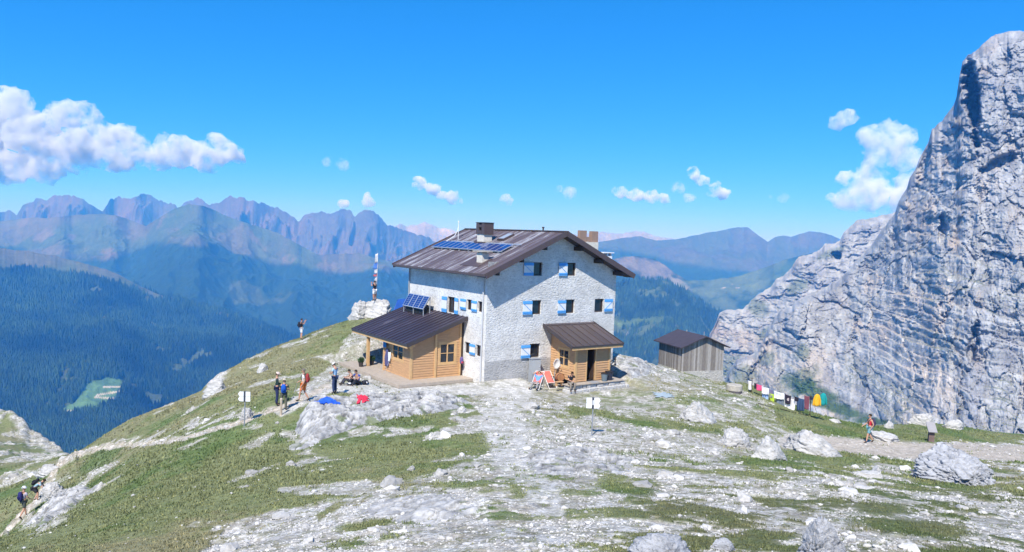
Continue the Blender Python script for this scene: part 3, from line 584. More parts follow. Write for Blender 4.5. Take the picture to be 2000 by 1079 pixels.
def grass():
    VV, FF, CC = [], [], []; off = 0
    n = 95000; X, Y = scatter_pts(n, (-60, 2060), (12.5, 70)); b = _gs(bare, X, Y); ov = _gs(over, X, Y)
    keep = (rng.random(n) < (1-b)**1.5*1.0+.012) & (ov < .5) & ~((np.abs(X-1.5) < 8) & (np.abs(Y-53) < 7.5)); X, Y = X[keep], Y[keep]; n = len(X)
    tall = np.clip(.8+.8*fbm(X/2.5, Y/2.5, octv=3, seed=210), .3, 2.2)
    nb = 4; T = n*nb
    Xb = np.repeat(X, nb)+rng.normal(0, .05, T)*np.repeat(Y/25, nb); Yb = np.repeat(Y, nb)+rng.normal(0, .05, T)*np.repeat(Y/25, nb)
    h = rng.uniform(.04, .10, T)*np.repeat(tall, nb)*np.clip(np.repeat(Y, nb)/26, .8, 1.35); a = rng.uniform(0, 6.28, T); wd = rng.uniform(.012, .03, T)*np.clip(np.repeat(Y, nb)/22, .8, 2.)
    le = rng.uniform(.2, .7, T)*h; la = rng.uniform(0, 6.28, T); Zg = gz(Xb, Yb)-.01
    v0 = np.stack([Xb-np.cos(a)*wd, Yb-np.sin(a)*wd, Zg], -1); v1 = np.stack([Xb+np.cos(a)*wd, Yb+np.sin(a)*wd, Zg], -1); v2 = np.stack([Xb+np.cos(la)*le, Yb+np.sin(la)*le, Zg+h], -1)
    V = np.stack([v0, v1, v2], 1).reshape(-1, 3); F = np.arange(T*3).reshape(-1, 3)
    g = _gs(gcol[..., 0], X, Y), _gs(gcol[..., 1], X, Y), _gs(gcol[..., 2], X, Y)
    C = np.stack(g, -1)*rng.uniform(.82, 1.2, (n, 1)); C = C*np.where(rng.random((n, 1)) < .12, np.array([[1.4, 1.28, 1.15]]), 1.0)
    o = np_mesh('grass', V, F, None, False, np.repeat(C, nb*3, 0)); mt, nn, l, bs = nodes_mat('grass_blade', .8, .15)
    l.new(N(nn, 'ShaderNodeAttribute', attribute_name='Col').outputs['Color'], bs.inputs['Base Color']); o.data.materials.append(mt); tag(o, kind='stuff')
stones(); grass()
def rock_mat(name='limestone', base=(.54, .53, .52), dark=(.30, .295, .29)):
    mt, n, l, b = nodes_mat(name, .92, .15); tc = N(n, 'ShaderNodeTexCoord')
    a1 = N(n, 'ShaderNodeTexNoise'); a1.inputs['Scale'].default_value = 2.2; a1.inputs['Detail'].default_value = 9; a1.inputs['Roughness'].default_value = .7
    a2 = N(n, 'ShaderNodeTexNoise'); a2.inputs['Scale'].default_value = 14; a2.inputs['Detail'].default_value = 6; a2.inputs['Roughness'].default_value = .65
    mp = N(n, 'ShaderNodeMapping'); mp.inputs['Scale'].default_value = (1, 1, 2.4); mp.inputs['Rotation'].default_value = (.3, .35, .1); geo = N(n, 'ShaderNodeNewGeometry')
    l.new(geo.outputs['Position'], mp.inputs[0]); l.new(mp.outputs[0], a1.inputs['Vector']); l.new(mp.outputs[0], a2.inputs['Vector'])
    cr = N(n, 'ShaderNodeValToRGB'); e = cr.color_ramp.elements; e[0].position = .33; e[0].color = dark+(1,); e[1].position = .56; e[1].color = base+(1,)
    e2 = cr.color_ramp.elements.new(.44); e2.color = tuple(.8*c for c in base)+(1,)
    l.new(a1.outputs['Fac'], cr.inputs[0]); l.new(cr.outputs[0], b.inputs['Base Color'])
    b1 = N(n, 'ShaderNodeBump'); b1.inputs['Strength'].default_value = .9; b1.inputs['Distance'].default_value = .12; l.new(a1.outputs['Fac'], b1.inputs['Height'])
    b2 = N(n, 'ShaderNodeBump'); b2.inputs['Strength'].default_value = .7; b2.inputs['Distance'].default_value = .03; l.new(a2.outputs['Fac'], b2.inputs['Height']); l.new(b1.outputs[0], b2.inputs['Normal']); l.new(b2.outputs[0], b.inputs['Normal'])
    return mt
MATS['rock'] = rock_mat(); MATS['rock2'] = rock_mat('limestone_blue_grey', (.45, .46, .49), (.27, .28, .31))  # rock2: the cooler blue-grey limestone of some boulders
def boulder(px, py, wpx, hpx, label, seed, name='boulder', depth=.8, shape=None, tilt=0., Y=None, sub=5, strat=.5, mat='rock', group='limestone boulders on the saddle', sink=.25, yaw=0., cr_=1.25, depth2=1.0):
    """px,py: middle of the foot; wpx,hpx: size in picture pixels -> metres"""
    p = gpos(px, py) if Y is None else Vector(at(px, py, Y)); d = p.y; hpx = hpx*(1+sink*.5)
    W_ = wpx*d/FPX/2; H_ = hpx*d/FPX; D_ = W_*depth*depth2
    v, f = ico(sub); v = v.copy(); r = np.linalg.norm(v, axis=1)
    s_ = seed*13.7
    # facets: clip the ball by random planes
    rs = np.random.default_rng(seed)
    q = v.copy()
    for _ in range(16):
        nn = rs.normal(size=3); nn /= np.linalg.norm(nn); nn[2] = nn[2]*.7+.1; dd = rs.uniform(.5, .86); e = q@nn-dd; q = q-np.outer(np.maximum(e, 0)*.92, nn)
    n1 = fbm(q[:, 0]*1.6+s_, q[:, 1]*1.6, q[:, 2]*1.6, octv=5, seed=seed); n2 = fbm(q[:, 0]*5+s_, q[:, 1]*5, q[:, 2]*9+q[:, 0]*2, octv=5, seed=seed+1, ridged=True)
    n3 = fbm(q[:, 0]*2.5+s_, q[:, 1]*2.5, q[:, 2]*7+q[:, 0]*3, octv=3, seed=seed+2, ridged=True)
    tq = q[:, 2]*1.0+q[:, 0]*.35; aw = W_/max(H_, .1)
    w1, w2, wi = worley(q[:, 0]*2.2*cr_+.25*n1, q[:, 1]*2.2*cr_, tq*3.4*cr_*(1+.5*strat)+.25*n1, seed); crk = 1-sstep(0, .16, w2-w1)
    w3, w4, wj = worley(q[:, 0]*5.5*cr_+.3*n1, q[:, 1]*5.5*cr_, tq*9*cr_*(1+.5*strat), seed+9); crk2 = 1-sstep(0, .2, w4-w3)
    q = q*(1-.10*crk-.03*crk2+.15*(wi-.5)+.03*(wj-.5))[:, None]
    q = q*(1+.18*n1+.03*n2+.05*strat*n3)[:, None]
    q = q/np.abs(q).max(0)
    q[:, 2] = np.where(q[:, 2] < 0, q[:, 2]*.6, q[:, 2]); zz = (q[:, 2]+.25)/1.25
    if shape: 
        xs, hs = zip(*shape); zz = zz*np.interp(q[:, 0], xs, hs)
    P = np.stack([q[:, 0]*W_, q[:, 1]*D_, zz*H_*(1/(1-0))], -1)
    ca, sa = math.cos(tilt), math.sin(tilt); P = np.stack([P[:, 0]*ca-P[:, 2]*sa, P[:, 1], P[:, 0]*sa+P[:, 2]*ca], -1)
    if yaw: c2, s2 = math.cos(yaw), math.sin(yaw); P = np.stack([P[:, 0]*c2-P[:, 1]*s2, P[:, 0]*s2+P[:, 1]*c2, P[:, 2]], -1)
    zmin = -.25*H_
    o = np_mesh(name, P, f, MATS[mat], True); o.location = (p.x, p.y+D_*.5, gz(p.x, p.y+D_*.5)-.02*H_ if Y is None else p.z)
    o.location.z = (min(o.location.z, p.z+.02) if Y is None else p.z)-sink*.5*H_
    tag(o, label, 'rock' if 'outcrop' not in name else 'outcrop', group); return o
boulder(1610, 1092, 132, 92, 'blue-grey pointed boulder cut by the bottom edge of the photo', 31, mat='rock2', depth=.9, sub=6, cr_=1.5, shape=[(-1, .45), (-.3, .95), (.1, 1.05), (.5, .85), (1, .45)])
boulder(1893, 946, 176, 82, 'largest rounded blue-grey boulder at the right, below the gravel path', 32, mat='rock2', depth=.8, sub=6, cr_=1.8, shape=[(-1, .9), (-.3, 1.08), (.3, .8), (1, .66)], tilt=-.12)
boulder(1366, 824, 92, 46, 'white boulder between the round water tank and the middle stones', 33, tilt=-.2, shape=[(-1, .8), (-.4, 1.1), (.3, .75), (1, .35)])
boulder(1439, 873, 70, 37, 'white block-shaped rock at the left of the row of three rocks', 34)
boulder(1504, 898, 82, 46, 'white dome-shaped rock in the middle of the row of three rocks', 35, shape=[(-1, .7), (-.2, 1.05), (.5, .95), (1, .6)])
boulder(1598, 890, 135, 46, 'long layered slab with a dark seam, rightmost in the row of three rocks', 36, tilt=-.1, strat=1.4, shape=[(-1, .8), (-.3, 1.1), (.3, .8), (1, .3)])
boulder(1707, 934, 86, 24, 'low flat white rock with a small horn on its right end', 37, shape=[(-1, .8), (-.3, .6), (.3, .6), (.6, 1.2), (1, .4)])
boulder(1808, 832, 66, 28, 'white humped rock behind the wooden information lectern', 38, Y=None, depth=.5)
boulder(1862, 838, 46, 20, 'white rounded rock just right of the humped rock behind the lectern', 39, depth=.5)
boulder(1738, 838, 28, 17, 'small white rock between the red-shirted hiker and the humped rock', 40, depth=.6)
boulder(1738, 862, 70, 22, 'low pale hummock of rock right behind the red-shirted hiker', 41, shape=[(-1, 1.3), (-.5, .9), (.3, .6), (1, .4)])
boulder(1632, 826, 24, 8, 'small flat white rock right of the laundry line', 42)
boulder(510, 728, 26, 18, 'grey-white rock on the grass above the standing hikers', 43)
boulder(424, 768, 60, 36, 'white crag on the edge of the grass slope at the far left skyline', 44, strat=1.3, tilt=.4, depth=.7)
boulder(478, 820, 30, 24, 'white rock behind the left signpost', 45)
boulder(1305, 1090, 150, 50, 'broad broken limestone ledge at the bottom, left of the pointed boulder', 46, mat='rock2', strat=1.2)
boulder(1418, 1078, 70, 28, 'flat grey rock beside the broken ledge at the bottom', 47, mat='rock2')
boulder(902, 806, 22, 14, 'round dark-sided stone at the right end of the big outcrop', 48)
boulder(804, 920, 20, 12, 'small half-buried stone in the grass below the outcrop', 49)
boulder(568, 910, 26, 12, 'small pale slab in the grass left of the gravel', 50)
boulder(100, 975, 60, 30, 'jagged white rock on the gully side right of the climbing hiker', 51, strat=1.3, tilt=.5)
boulder(88, 930, 50, 22, 'cluster of pale rock beside the upper gully path', 52, strat=1.2)
# outcrops
def slab_outcrop(poly, heights, label, seed, Yr, step=.045, bs=.55, group=None, dip=(.5, -.25)):
    """tilted, jointed limestone beds breaking through the turf: a closed relief sunk into the ground"""
    pts = np.array([gpos(x, y)[:2] for x, y in poly]); x0, y0 = pts.min(0)-.6; x1, y1 = pts.max(0)+.6
    gx, gy = np.meshgrid(np.arange(x0, x1, step), np.arange(y0, y1, step*1.3)); nr, nc = gx.shape
    wx_ = gx+.35*fbm(gx/.8, gy/.8, octv=5, seed=seed); wy_ = gy+.35*fbm(gx/.8, gy/.8, octv=5, seed=seed+1)
    ins = inpoly(wx_, wy_, [tuple(p) for p in pts]); d = np.full(gx.shape, 9.)
    for (a, b_) in zip(pts, np.roll(pts, -1, 0)):
        e = b_-a; q = np.clip(((wx_-a[0])*e[0]+(wy_-a[1])*e[1])/(e@e), 0, 1); d = np.minimum(d, np.hypot(wx_-a[0]-q*e[0], wy_-a[1]-q*e[1]))
    d = np.where(ins > 0, d, -d)
    H = np.zeros(gx.shape); Wt = np.zeros(gx.shape)+1e-6
    for (hx, hy, hh) in heights:
        c_ = gpos(hx, hy); w_ = 1/((gx-c_.x)**2+(gy-c_.y)**2+.4)**2; H += w_*hh; Wt += w_
    H = H/Wt; e = sstep(-.05, .75, d)
    u_, v_ = gx*.8+gy*.6, -gx*.6+gy*.8
    jx, jy = u_+.25*fbm(gx/.6, gy/.6, octv=4, seed=seed+2), v_+.18*fbm(gx/.5, gy/.5, octv=4, seed=seed+3); z0 = np.zeros_like(gx)+.5
    a1, a2, ai = worley(jx/1.25, jy/.55, z0, seed+4); b1, b2, bi = worley(jx/.5, jy/.2, z0, seed+5); c1, c2, ci = worley(jx/.2, jy/.10, z0, seed+6)
    lx_ = np.mod(jy/.55, 1.)
    blk = .26*(ai-.35)+.12*(bi-.5)+.05*(ci-.5)-.16*(1-sstep(0, .10, a2-a1))-.07*(1-sstep(0, .14, b2-b1))-.02*(1-sstep(0, .2, c2-c1))+.12*(1-lx_)+.05*fbm(gx/.3, gy/.3, octv=4, seed=seed+7)
    Z = gz(gx, gy)+e*(H*(.75+.25*fbm(gx/1.5, gy/1.5, octv=3, seed=seed+8))+blk*1.25*bs)-.12*(1-sstep(-.3, .05, d))-.03
    V = np.stack([gx, gy, Z], -1).reshape(-1, 3); F = grid_faces(nr, nc); keep = (d.ravel()[F] > -.32).all(1)
    n3 = fbm(gx/.4, gy/.4, octv=5, seed=seed+9); col = mix(np.broadcast_to((.30, .30, .305), gx.shape+(3,)), (.47, .465, .46), sstep(-.25, .3, n3+.5*(bi-.5))); col = mix(col, (.12, .12, .12), np.clip((1-sstep(0, .10, a2-a1))*.75+(1-sstep(0, .12, b2-b1))*.5, 0, 1))
    col = mix(col, (.13, .16, .07), sstep(.25, .4, fbm(gx/.7, gy/.5, octv=5, seed=seed+10))*(1-sstep(.35, .6, ai))*.8)
    used = np.unique(F[keep]); remap = np.zeros(len(V), int); remap[used] = np.arange(len(used))
    o = np_mesh('rock_outcrop', V[used], remap[F[keep]], None, True, col.reshape(-1, 3)[used]); o.data.materials.append(MATS.setdefault('slab', col_noise_mat('slab_limestone', (.35, .08), .14, .55)))
    tag(o, label, 'outcrop', group); return o
slab_outcrop([(574, 838), (580, 812), (604, 795), (650, 785), (700, 778), (770, 775), (845, 770), (880, 776), (925, 788), (900, 800), (860, 806), (830, 812), (790, 818), (745, 824), (700, 836), (664, 850), (630, 866), (600, 880), (562, 884), (560, 872), (585, 856)],
             [(600, 822, .85), (640, 822, .75), (700, 808, .45), (780, 800, .4), (850, 792, .45), (600, 868, .2), (900, 792, .15), (740, 815, .3)], 'broad broken pale limestone outcrop in the turf before the large porch', 301, None)
slab_outcrop([(1000, 895), (1060, 880), (1130, 872), (1200, 880), (1260, 905), (1230, 930), (1160, 925), (1100, 935), (1030, 925)], [(1100, 900, .12), (1200, 900, .1)], 'low flat limestone slab breaking the gravel below the right signpost', 331, None, bs=.35)
slab_outcrop([(700, 985), (800, 965), (900, 962), (960, 985), (930, 1010), (860, 1022), (770, 1030), (700, 1020)], [(800, 990, .05), (900, 990, .05)], 'flush limestone slab in the gravel at the bottom centre', 341, None, bs=.28)
slab_outcrop([(60, 1020), (90, 985), (130, 955), (165, 945), (190, 950), (165, 975), (120, 1005), (80, 1035)], [(100, 1000, .35), (160, 955, .3)], 'steep white limestone ribs right of the gully path', 351, None)
slab_outcrop([(1205, 700), (1240, 700), (1275, 715), (1270, 735), (1235, 745), (1210, 735)], [(1230, 715, .2)], 'rough pale rock slope between the entrance porch and the shed', 361, None)
boulder(846, 796, 76, 28, 'smooth pale limestone block at the right end of the outcrop', 63, 'rock_outcrop', .7, strat=.8, group='parts of the limestone outcrop')
boulder(700, 620, 54, 34, 'overhanging left end of the rock platform under the flagpole', 65, 'rock_outcrop', .8, strat=1.6, Y=66.5, group='rock platform')
boulder(738, 622, 84, 40, 'white layered rock platform on which a man in black stands', 66, 'rock_outcrop', .7, [(-1, .9), (0, 1.0), (1, .95)], strat=2.0, Y=66.5, group='rock platform', cr_=1.5)
# ---------------- buildings ----------------
def plain(name, col, rough=.8, spec=.2, metal=0.0, var=0.0, scale=6., bump=0.0, stretch=(1, 1, 1)):
    if name in MATS: return MATS[name]
    mt, n, l, b = nodes_mat(name, rough, spec); b.inputs['Base Color'].default_value = tuple(col)+(1,); b.inputs['Metallic'].default_value = metal
    if var or bump:
        tc = N(n, 'ShaderNodeTexCoord'); mp = N(n, 'ShaderNodeMapping'); mp.inputs['Scale'].default_value = stretch; l.new(tc.outputs['Object'], mp.inputs[0])
        no = N(n, 'ShaderNodeTexNoise'); no.inputs['Scale'].default_value = scale; no.inputs['Detail'].default_value = 6; no.inputs['Roughness'].default_value = .65; l.new(mp.outputs[0], no.inputs['Vector'])
        mr = N(n, 'ShaderNodeMapRange'); mr.inputs[1].default_value = .3; mr.inputs[2].default_value = .7; mr.inputs[3].default_value = 1-var; mr.inputs[4].default_value = 1+var; l.new(no.outputs['Fac'], mr.inputs[0])
        v = N(n, 'ShaderNodeVectorMath', operation='SCALE'); v.inputs[0].default_value = tuple(col); l.new(mr.outputs[0], v.inputs['Scale']); l.new(v.outputs[0], b.inputs['Base Color'])
        if bump:
            bp = N(n, 'ShaderNodeBump'); bp.inputs['Strength'].default_value = bump; bp.inputs['Distance'].default_value = .02; l.new(no.outputs['Fac'], bp.inputs['Height']); l.new(bp.outputs[0], b.inputs['Normal'])
    MATS[name] = mt; return mt
class MB:
    def __init__(s): s.v = []; s.f = []; s.m = []
    def add(s, vs, fs, m=0):
        o = len(s.v); s.v += [tuple(map(float, q)) for q in vs]; s.f += [tuple(i+o for i in f) for f in fs]; s.m += [m]*len(fs); return s
    def box(s, a, b, m=0, M=None):
        x0, y0, z0 = a; x1, y1, z1 = b
        v = [(x, y, z) for z in (z0, z1) for x, y in ((x0, y0), (x1, y0), (x1, y1), (x0, y1))]
        if M is not None: v = [tuple(M @ Vector(q)) for q in v]
        return s.add(v, [(0, 3, 2, 1), (4, 5, 6, 7), (0, 1, 5, 4), (1, 2, 6, 5), (2, 3, 7, 6), (3, 0, 4, 7)], m)
    def beam(s, p, q, w, h=None, m=0, up=(0, 0, 1)):
        p, q = Vector(p), Vector(q); d = (q-p); L = d.length; d.normalize(); u = Vector(up); h = h or w
        r = d.cross(u)
        if r.length < 1e-4: r = d.cross(Vector((1, 0, 0)))
        r.normalize(); u = r.cross(d)
        v = [p+r*(a*w/2)+u*(b*h/2)+d*c*L for c in (0, 1) for a, b in ((-1, -1), (1, -1), (1, 1), (-1, 1))]
        return s.add(v, [(0, 3, 2, 1), (4, 5, 6, 7), (0, 1, 5, 4), (1, 2, 6, 5), (2, 3, 7, 6), (3, 0, 4, 7)], m)
    def tube(s, pts, r, n=8, m=0, r1=None):
        pts = [Vector(p) for p in pts]; k = len(pts); vs = []; fs = []
        for i, p in enumerate(pts):
            d = (pts[min(i+1, k-1)]-pts[max(i-1, 0)]).normalized(); a = d.cross(Vector((0, 0, 1)))
            if a.length < 1e-3: a = Vector((1, 0, 0))
            a.normalize(); b = d.cross(a); rr = r if r1 is None else r+(r1-r)*i/(k-1)
            if isinstance(r, (list, tuple)): rr = r[i]
            vs += [p+(a*math.cos(t)+b*math.sin(t))*rr for t in [6.28318*j/n for j in range(n)]]
        for i in range(k-1):
            for j in range(n): fs.append((i*n+j, i*n+(j+1) % n, (i+1)*n+(j+1) % n, (i+1)*n+j))
        fs.append(tuple(range(n))[::-1]); fs.append(tuple((k-1)*n+j for j in range(n)))
        return s.add(vs, fs, m)
    def prism(s, poly, z0, z1, m=0, axis=2):
        n = len(poly)
        def P(a, b, c): return (a, b, c) if axis == 2 else ((a, c, b) if axis == 1 else (c, a, b))
        v = [P(a, b, z0) for a, b in poly]+[P(a, b, z1) for a, b in poly]
        f = [tuple(range(n))[::-1], tuple(range(n, 2*n))]+[(i, (i+1) % n, n+(i+1) % n, n+i) for i in range(n)]
        return s.add(v, f, m)
    def build(s, name, mats, parent=None, bevel=0, smooth=False):
        me = bpy.data.meshes.new(name); me.from_pydata(s.v, [], s.f)
        mats = mats if isinstance(mats, (list, tuple)) else [mats]
        for q in mats: me.materials.append(q)
        me.polygons.foreach_set('material_index', s.m)
        bm = bmesh.new(); bm.from_mesh(me); bmesh.ops.recalc_face_normals(bm, faces=bm.faces)
        if bevel: bmesh.ops.bevel(bm, geom=list(bm.edges), offset=bevel, segments=1, affect='EDGES')
        bm.to_mesh(me); bm.free()
        if smooth: me.polygons.foreach_set('use_smooth', [True]*len(me.polygons))
        o = bpy.data.objects.new(name, me); COL.objects.link(o)
        if parent: o.parent = parent
        return o
def empty(name, loc, rz=0, label=None, cat=None, group=None, kind=None):
    o = bpy.data.objects.new(name, None); COL.objects.link(o); o.location = loc; o.rotation_euler = (0, 0, rz); o.empty_display_size = .3
    return tag(o, label, cat, group, kind)
HO = Vector((27.024*math.cos(YAW)-40.475*math.sin(YAW), 27.024*math.sin(YAW)+40.475*math.cos(YAW), 0))   # the near corner of the refuge
def lw(x, y, z=0):
    return Vector((HO.x+x*math.cos(YAW)-y*math.sin(YAW), HO.y+x*math.sin(YAW)+y*math.cos(YAW), z))
def lhit(px, py, axis, val):
    """ray of a pixel in refuge coordinates, met with the plane axis=val"""
    a, b = px_dir(px, py); c, s = math.cos(YAW), math.sin(YAW); d = np.array([a*c+s, -a*s+c, b]); C0 = np.array([-27.024, -40.475, CZ]); t = (val-C0[axis])/d[axis]; return C0+t*d

def masonry(name='rubble_wall', base=(.66, .65, .63), rough_amt=1.0, plinth=True):
    mt, n, l, b = nodes_mat(name, .92, .12); tc = N(n, 'ShaderNodeTexCoord')
    mp = N(n, 'ShaderNodeMapping'); mp.inputs['Scale'].default_value = (1, 1, 1.5); l.new(tc.outputs['Object'], mp.inputs[0])
    wn = N(n, 'ShaderNodeTexNoise'); wn.inputs['Scale'].default_value = 3; wn.inputs['Detail'].default_value = 3; l.new(mp.outputs[0], wn.inputs['Vector'])
    mxv = N(n, 'ShaderNodeMix', data_type='VECTOR'); mxv.inputs['Factor'].default_value = .12; l.new(mp.outputs[0], mxv.inputs[4]); l.new(wn.outputs['Color'], mxv.inputs[5])
    vo = N(n, 'ShaderNodeTexVoronoi', feature='DISTANCE_TO_EDGE'); vo.inputs['Scale'].default_value = 4.6; l.new(mxv.outputs[1], vo.inputs['Vector'])
    vc = N(n, 'ShaderNodeTexVoronoi', feature='F1'); vc.inputs['Scale'].default_value = 4.6; l.new(mxv.outputs[1], vc.inputs['Vector'])
    no = N(n, 'ShaderNodeTexNoise'); no.inputs['Scale'].default_value = 7; no.inputs['Detail'].default_value = 8; no.inputs['Roughness'].default_value = .72; l.new(mp.outputs[0], no.inputs['Vector'])
    nl = N(n, 'ShaderNodeTexNoise'); nl.inputs['Scale'].default_value = .8; nl.inputs['Detail'].default_value = 4; l.new(tc.outputs['Object'], nl.inputs['Vector'])
    # smears of render over the stones: only part of the joints shows
    sp = N(n, 'ShaderNodeSeparateXYZ'); l.new(vc.outputs['Color'], sp.inputs[0])
    mr = N(n, 'ShaderNodeMapRange'); mr.inputs[3].default_value = .90; mr.inputs[4].default_value = 1.08; l.new(sp.outputs[0], mr.inputs[0])
    pit = N(n, 'ShaderNodeMapRange'); pit.inputs[1].default_value = .33; pit.inputs[2].default_value = .47; pit.inputs[3].default_value = .50; pit.inputs[4].default_value = 1.0; l.new(no.outputs['Fac'], pit.inputs[0])
    lg = N(n, 'ShaderNodeMapRange'); lg.inputs[1].default_value = .3; lg.inputs[2].default_value = .7; lg.inputs[3].default_value = .86; lg.inputs[4].default_value = 1.1; l.new(nl.outputs['Fac'], lg.inputs[0])
    m1 = N(n, 'ShaderNodeMath', operation='MULTIPLY'); l.new(mr.outputs[0], m1.inputs[0]); l.new(pit.outputs[0], m1.inputs[1])
    m2 = N(n, 'ShaderNodeMath', operation='MULTIPLY'); l.new(m1.outputs[0], m2.inputs[0]); l.new(lg.outputs[0], m2.inputs[1])
    # bare grey stone plinth below ~1.3 m
    sz = N(n, 'ShaderNodeSeparateXYZ'); l.new(tc.outputs['Object'], sz.inputs[0])
    ad = N(n, 'ShaderNodeMath', operation='MULTIPLY_ADD'); ad.inputs[1].default_value = .35; l.new(nl.outputs['Fac'], ad.inputs[0]); l.new(sz.outputs[2], ad.inputs[2])
    pl = N(n, 'ShaderNodeMapRange'); pl.inputs[1].default_value = 1.38; pl.inputs[2].default_value = 1.46; l.new(ad.outputs[0], pl.inputs[0])
    mc = N(n, 'ShaderNodeMix', data_type='RGBA'); mc.inputs[6].default_value = (.43, .425, .42, 1) if plinth else tuple(base)+(1,); mc.inputs[7].default_value = tuple(base)+(1,); l.new(pl.outputs[0], mc.inputs['Factor'])
    sv = N(n, 'ShaderNodeVectorMath', operation='SCALE'); l.new(mc.outputs[2], sv.inputs[0]); l.new(m2.outputs[0], sv.inputs['Scale']); l.new(sv.outputs[0], b.inputs['Base Color'])
    b1 = N(n, 'ShaderNodeBump'); b1.inputs['Strength'].default_value = .45*rough_amt; b1.inputs['Distance'].default_value = .10; l.new(vo.outputs['Distance'], b1.inputs['Height'])
    b2 = N(n, 'ShaderNodeBump'); b2.inputs['Strength'].default_value = .9*rough_amt; b2.inputs['Distance'].default_value = .06; l.new(no.outputs['Fac'], b2.inputs['Height']); l.new(b1.outputs[0], b2.inputs['Normal']); l.new(b2.outputs[0], b.inputs['Normal'])
    return mt
def seam_mat(name, base, pale, amount, strip=.55, axis=1, gloss=.4):
    mt, n, l, b = nodes_mat(name, gloss, .5); tc = N(n, 'ShaderNodeTexCoord'); sx = N(n, 'ShaderNodeSeparateXYZ'); l.new(tc.outputs['Object'], sx.inputs[0])
    dv = N(n, 'ShaderNodeMath', operation='DIVIDE'); dv.inputs[1].default_value = strip; l.new(sx.outputs[axis], dv.inputs[0]); fl = N(n, 'ShaderNodeMath', operation='FLOOR'); l.new(dv.outputs[0], fl.inputs[0])
    wn = N(n, 'ShaderNodeTexWhiteNoise', noise_dimensions='1D'); l.new(fl.outputs[0], wn.inputs['W'])
    mp = N(n, 'ShaderNodeMapping'); mp.inputs['Scale'].default_value = (1.0, 9, 1.0) if axis == 1 else (9, 1, 1); l.new(tc.outputs['Object'], mp.inputs[0])
    no = N(n, 'ShaderNodeTexNoise'); no.inputs['Scale'].default_value = .8; no.inputs['Detail'].default_value = 7; no.inputs['Roughness'].default_value = .7; l.new(mp.outputs[0], no.inputs['Vector'])
    ad = N(n, 'ShaderNodeMath', operation='MULTIPLY_ADD'); ad.inputs[1].default_value = .22; l.new(wn.outputs[0], ad.inputs[0]); l.new(no.outputs['Fac'], ad.inputs[2])
    cr = N(n, 'ShaderNodeMapRange'); cr.inputs[1].default_value = .80-amount; cr.inputs[2].default_value = .90-amount*.6; l.new(ad.outputs[0], cr.inputs[0])
    mc = N(n, 'ShaderNodeMix', data_type='RGBA'); mc.inputs[6].default_value = tuple(base)+(1,); mc.inputs[7].default_value = tuple(pale)+(1,); l.new(cr.outputs[0], mc.inputs['Factor'])
    vr = N(n, 'ShaderNodeMapRange'); vr.inputs[3].default_value = .85; vr.inputs[4].default_value = 1.18; l.new(wn.outputs[0], vr.inputs[0])
    sv = N(n, 'ShaderNodeVectorMath', operation='SCALE'); l.new(mc.outputs[2], sv.inputs[0]); l.new(vr.outputs[0], sv.inputs['Scale']); l.new(sv.outputs[0], b.inputs['Base Color'])
    rr = N(n, 'ShaderNodeMapRange'); rr.inputs[3].default_value = gloss-.05; rr.inputs[4].default_value = gloss+.25; l.new(no.outputs['Fac'], rr.inputs[0]); l.new(rr.outputs[0], b.inputs['Roughness'])
    return mt
MATS['wall'] = masonry(); MATS['wall_l'] = masonry('plastered_wall', (.70, .69, .67), .5, False); MATS['roofm'] = seam_mat('weathered_sheet_roof', (.118, .09, .096), (.36, .37, .40), .16)
MATS['roofp'] = seam_mat('brown_seam_roof', (.046, .037, .052), (.16, .15, .18), .05, .52, 1, .27); MATS['roofq'] = seam_mat('brown_seam_roof_entrance', (.085, .065, .063), (.14, .12, .12), .0, .62, 0, .38)
brown = plain('brown_metal', (.085, .058, .055), .45, .5, var=.12, scale=3); dkwood = plain('dark_wood', (.055, .035, .025), .6, .3, var=.2, scale=8)
wht = plain('white_paint', (.72, .74, .76), .6, .3, var=.08, scale=9, bump=.2); blu = plain('blue_paint', (.10, .36, .74), .6, .3, var=.12, scale=9, bump=.2)
glass = plain('window_glass', (.018, .022, .028), .08, .6); conc = plain('concrete', (.42, .39, .34), .9, .1, var=.2, scale=5, bump=.5); cream = plain('chimney_render', (.62, .58, .5), .9, .1, var=.15, scale=6, bump=.4)
pine = plain('pine_boards', (.52, .31, .16), .65, .25, var=.16, scale=3.5, bump=.3, stretch=(1, 1, 7)); pinel = plain('pine_trim', (.58, .37, .18), .6, .25, var=.12, scale=4, bump=.2)
deckm = plain('weathered_deck_boards', (.40, .345, .29), .85, .15, var=.15, scale=4, bump=.3); pvb = plain('solar_cells', (.014, .045, .19), .12, .6); alu = plain('aluminium', (.62, .64, .67), .4, .5, metal=.6)
black = plain('black_rubber', (.02, .02, .022), .6, .3); grey = plain('grey_metal', (.30, .32, .35), .5, .4, var=.08, scale=3); white = plain('white_enamel', (.78, .79, .8), .4, .4)

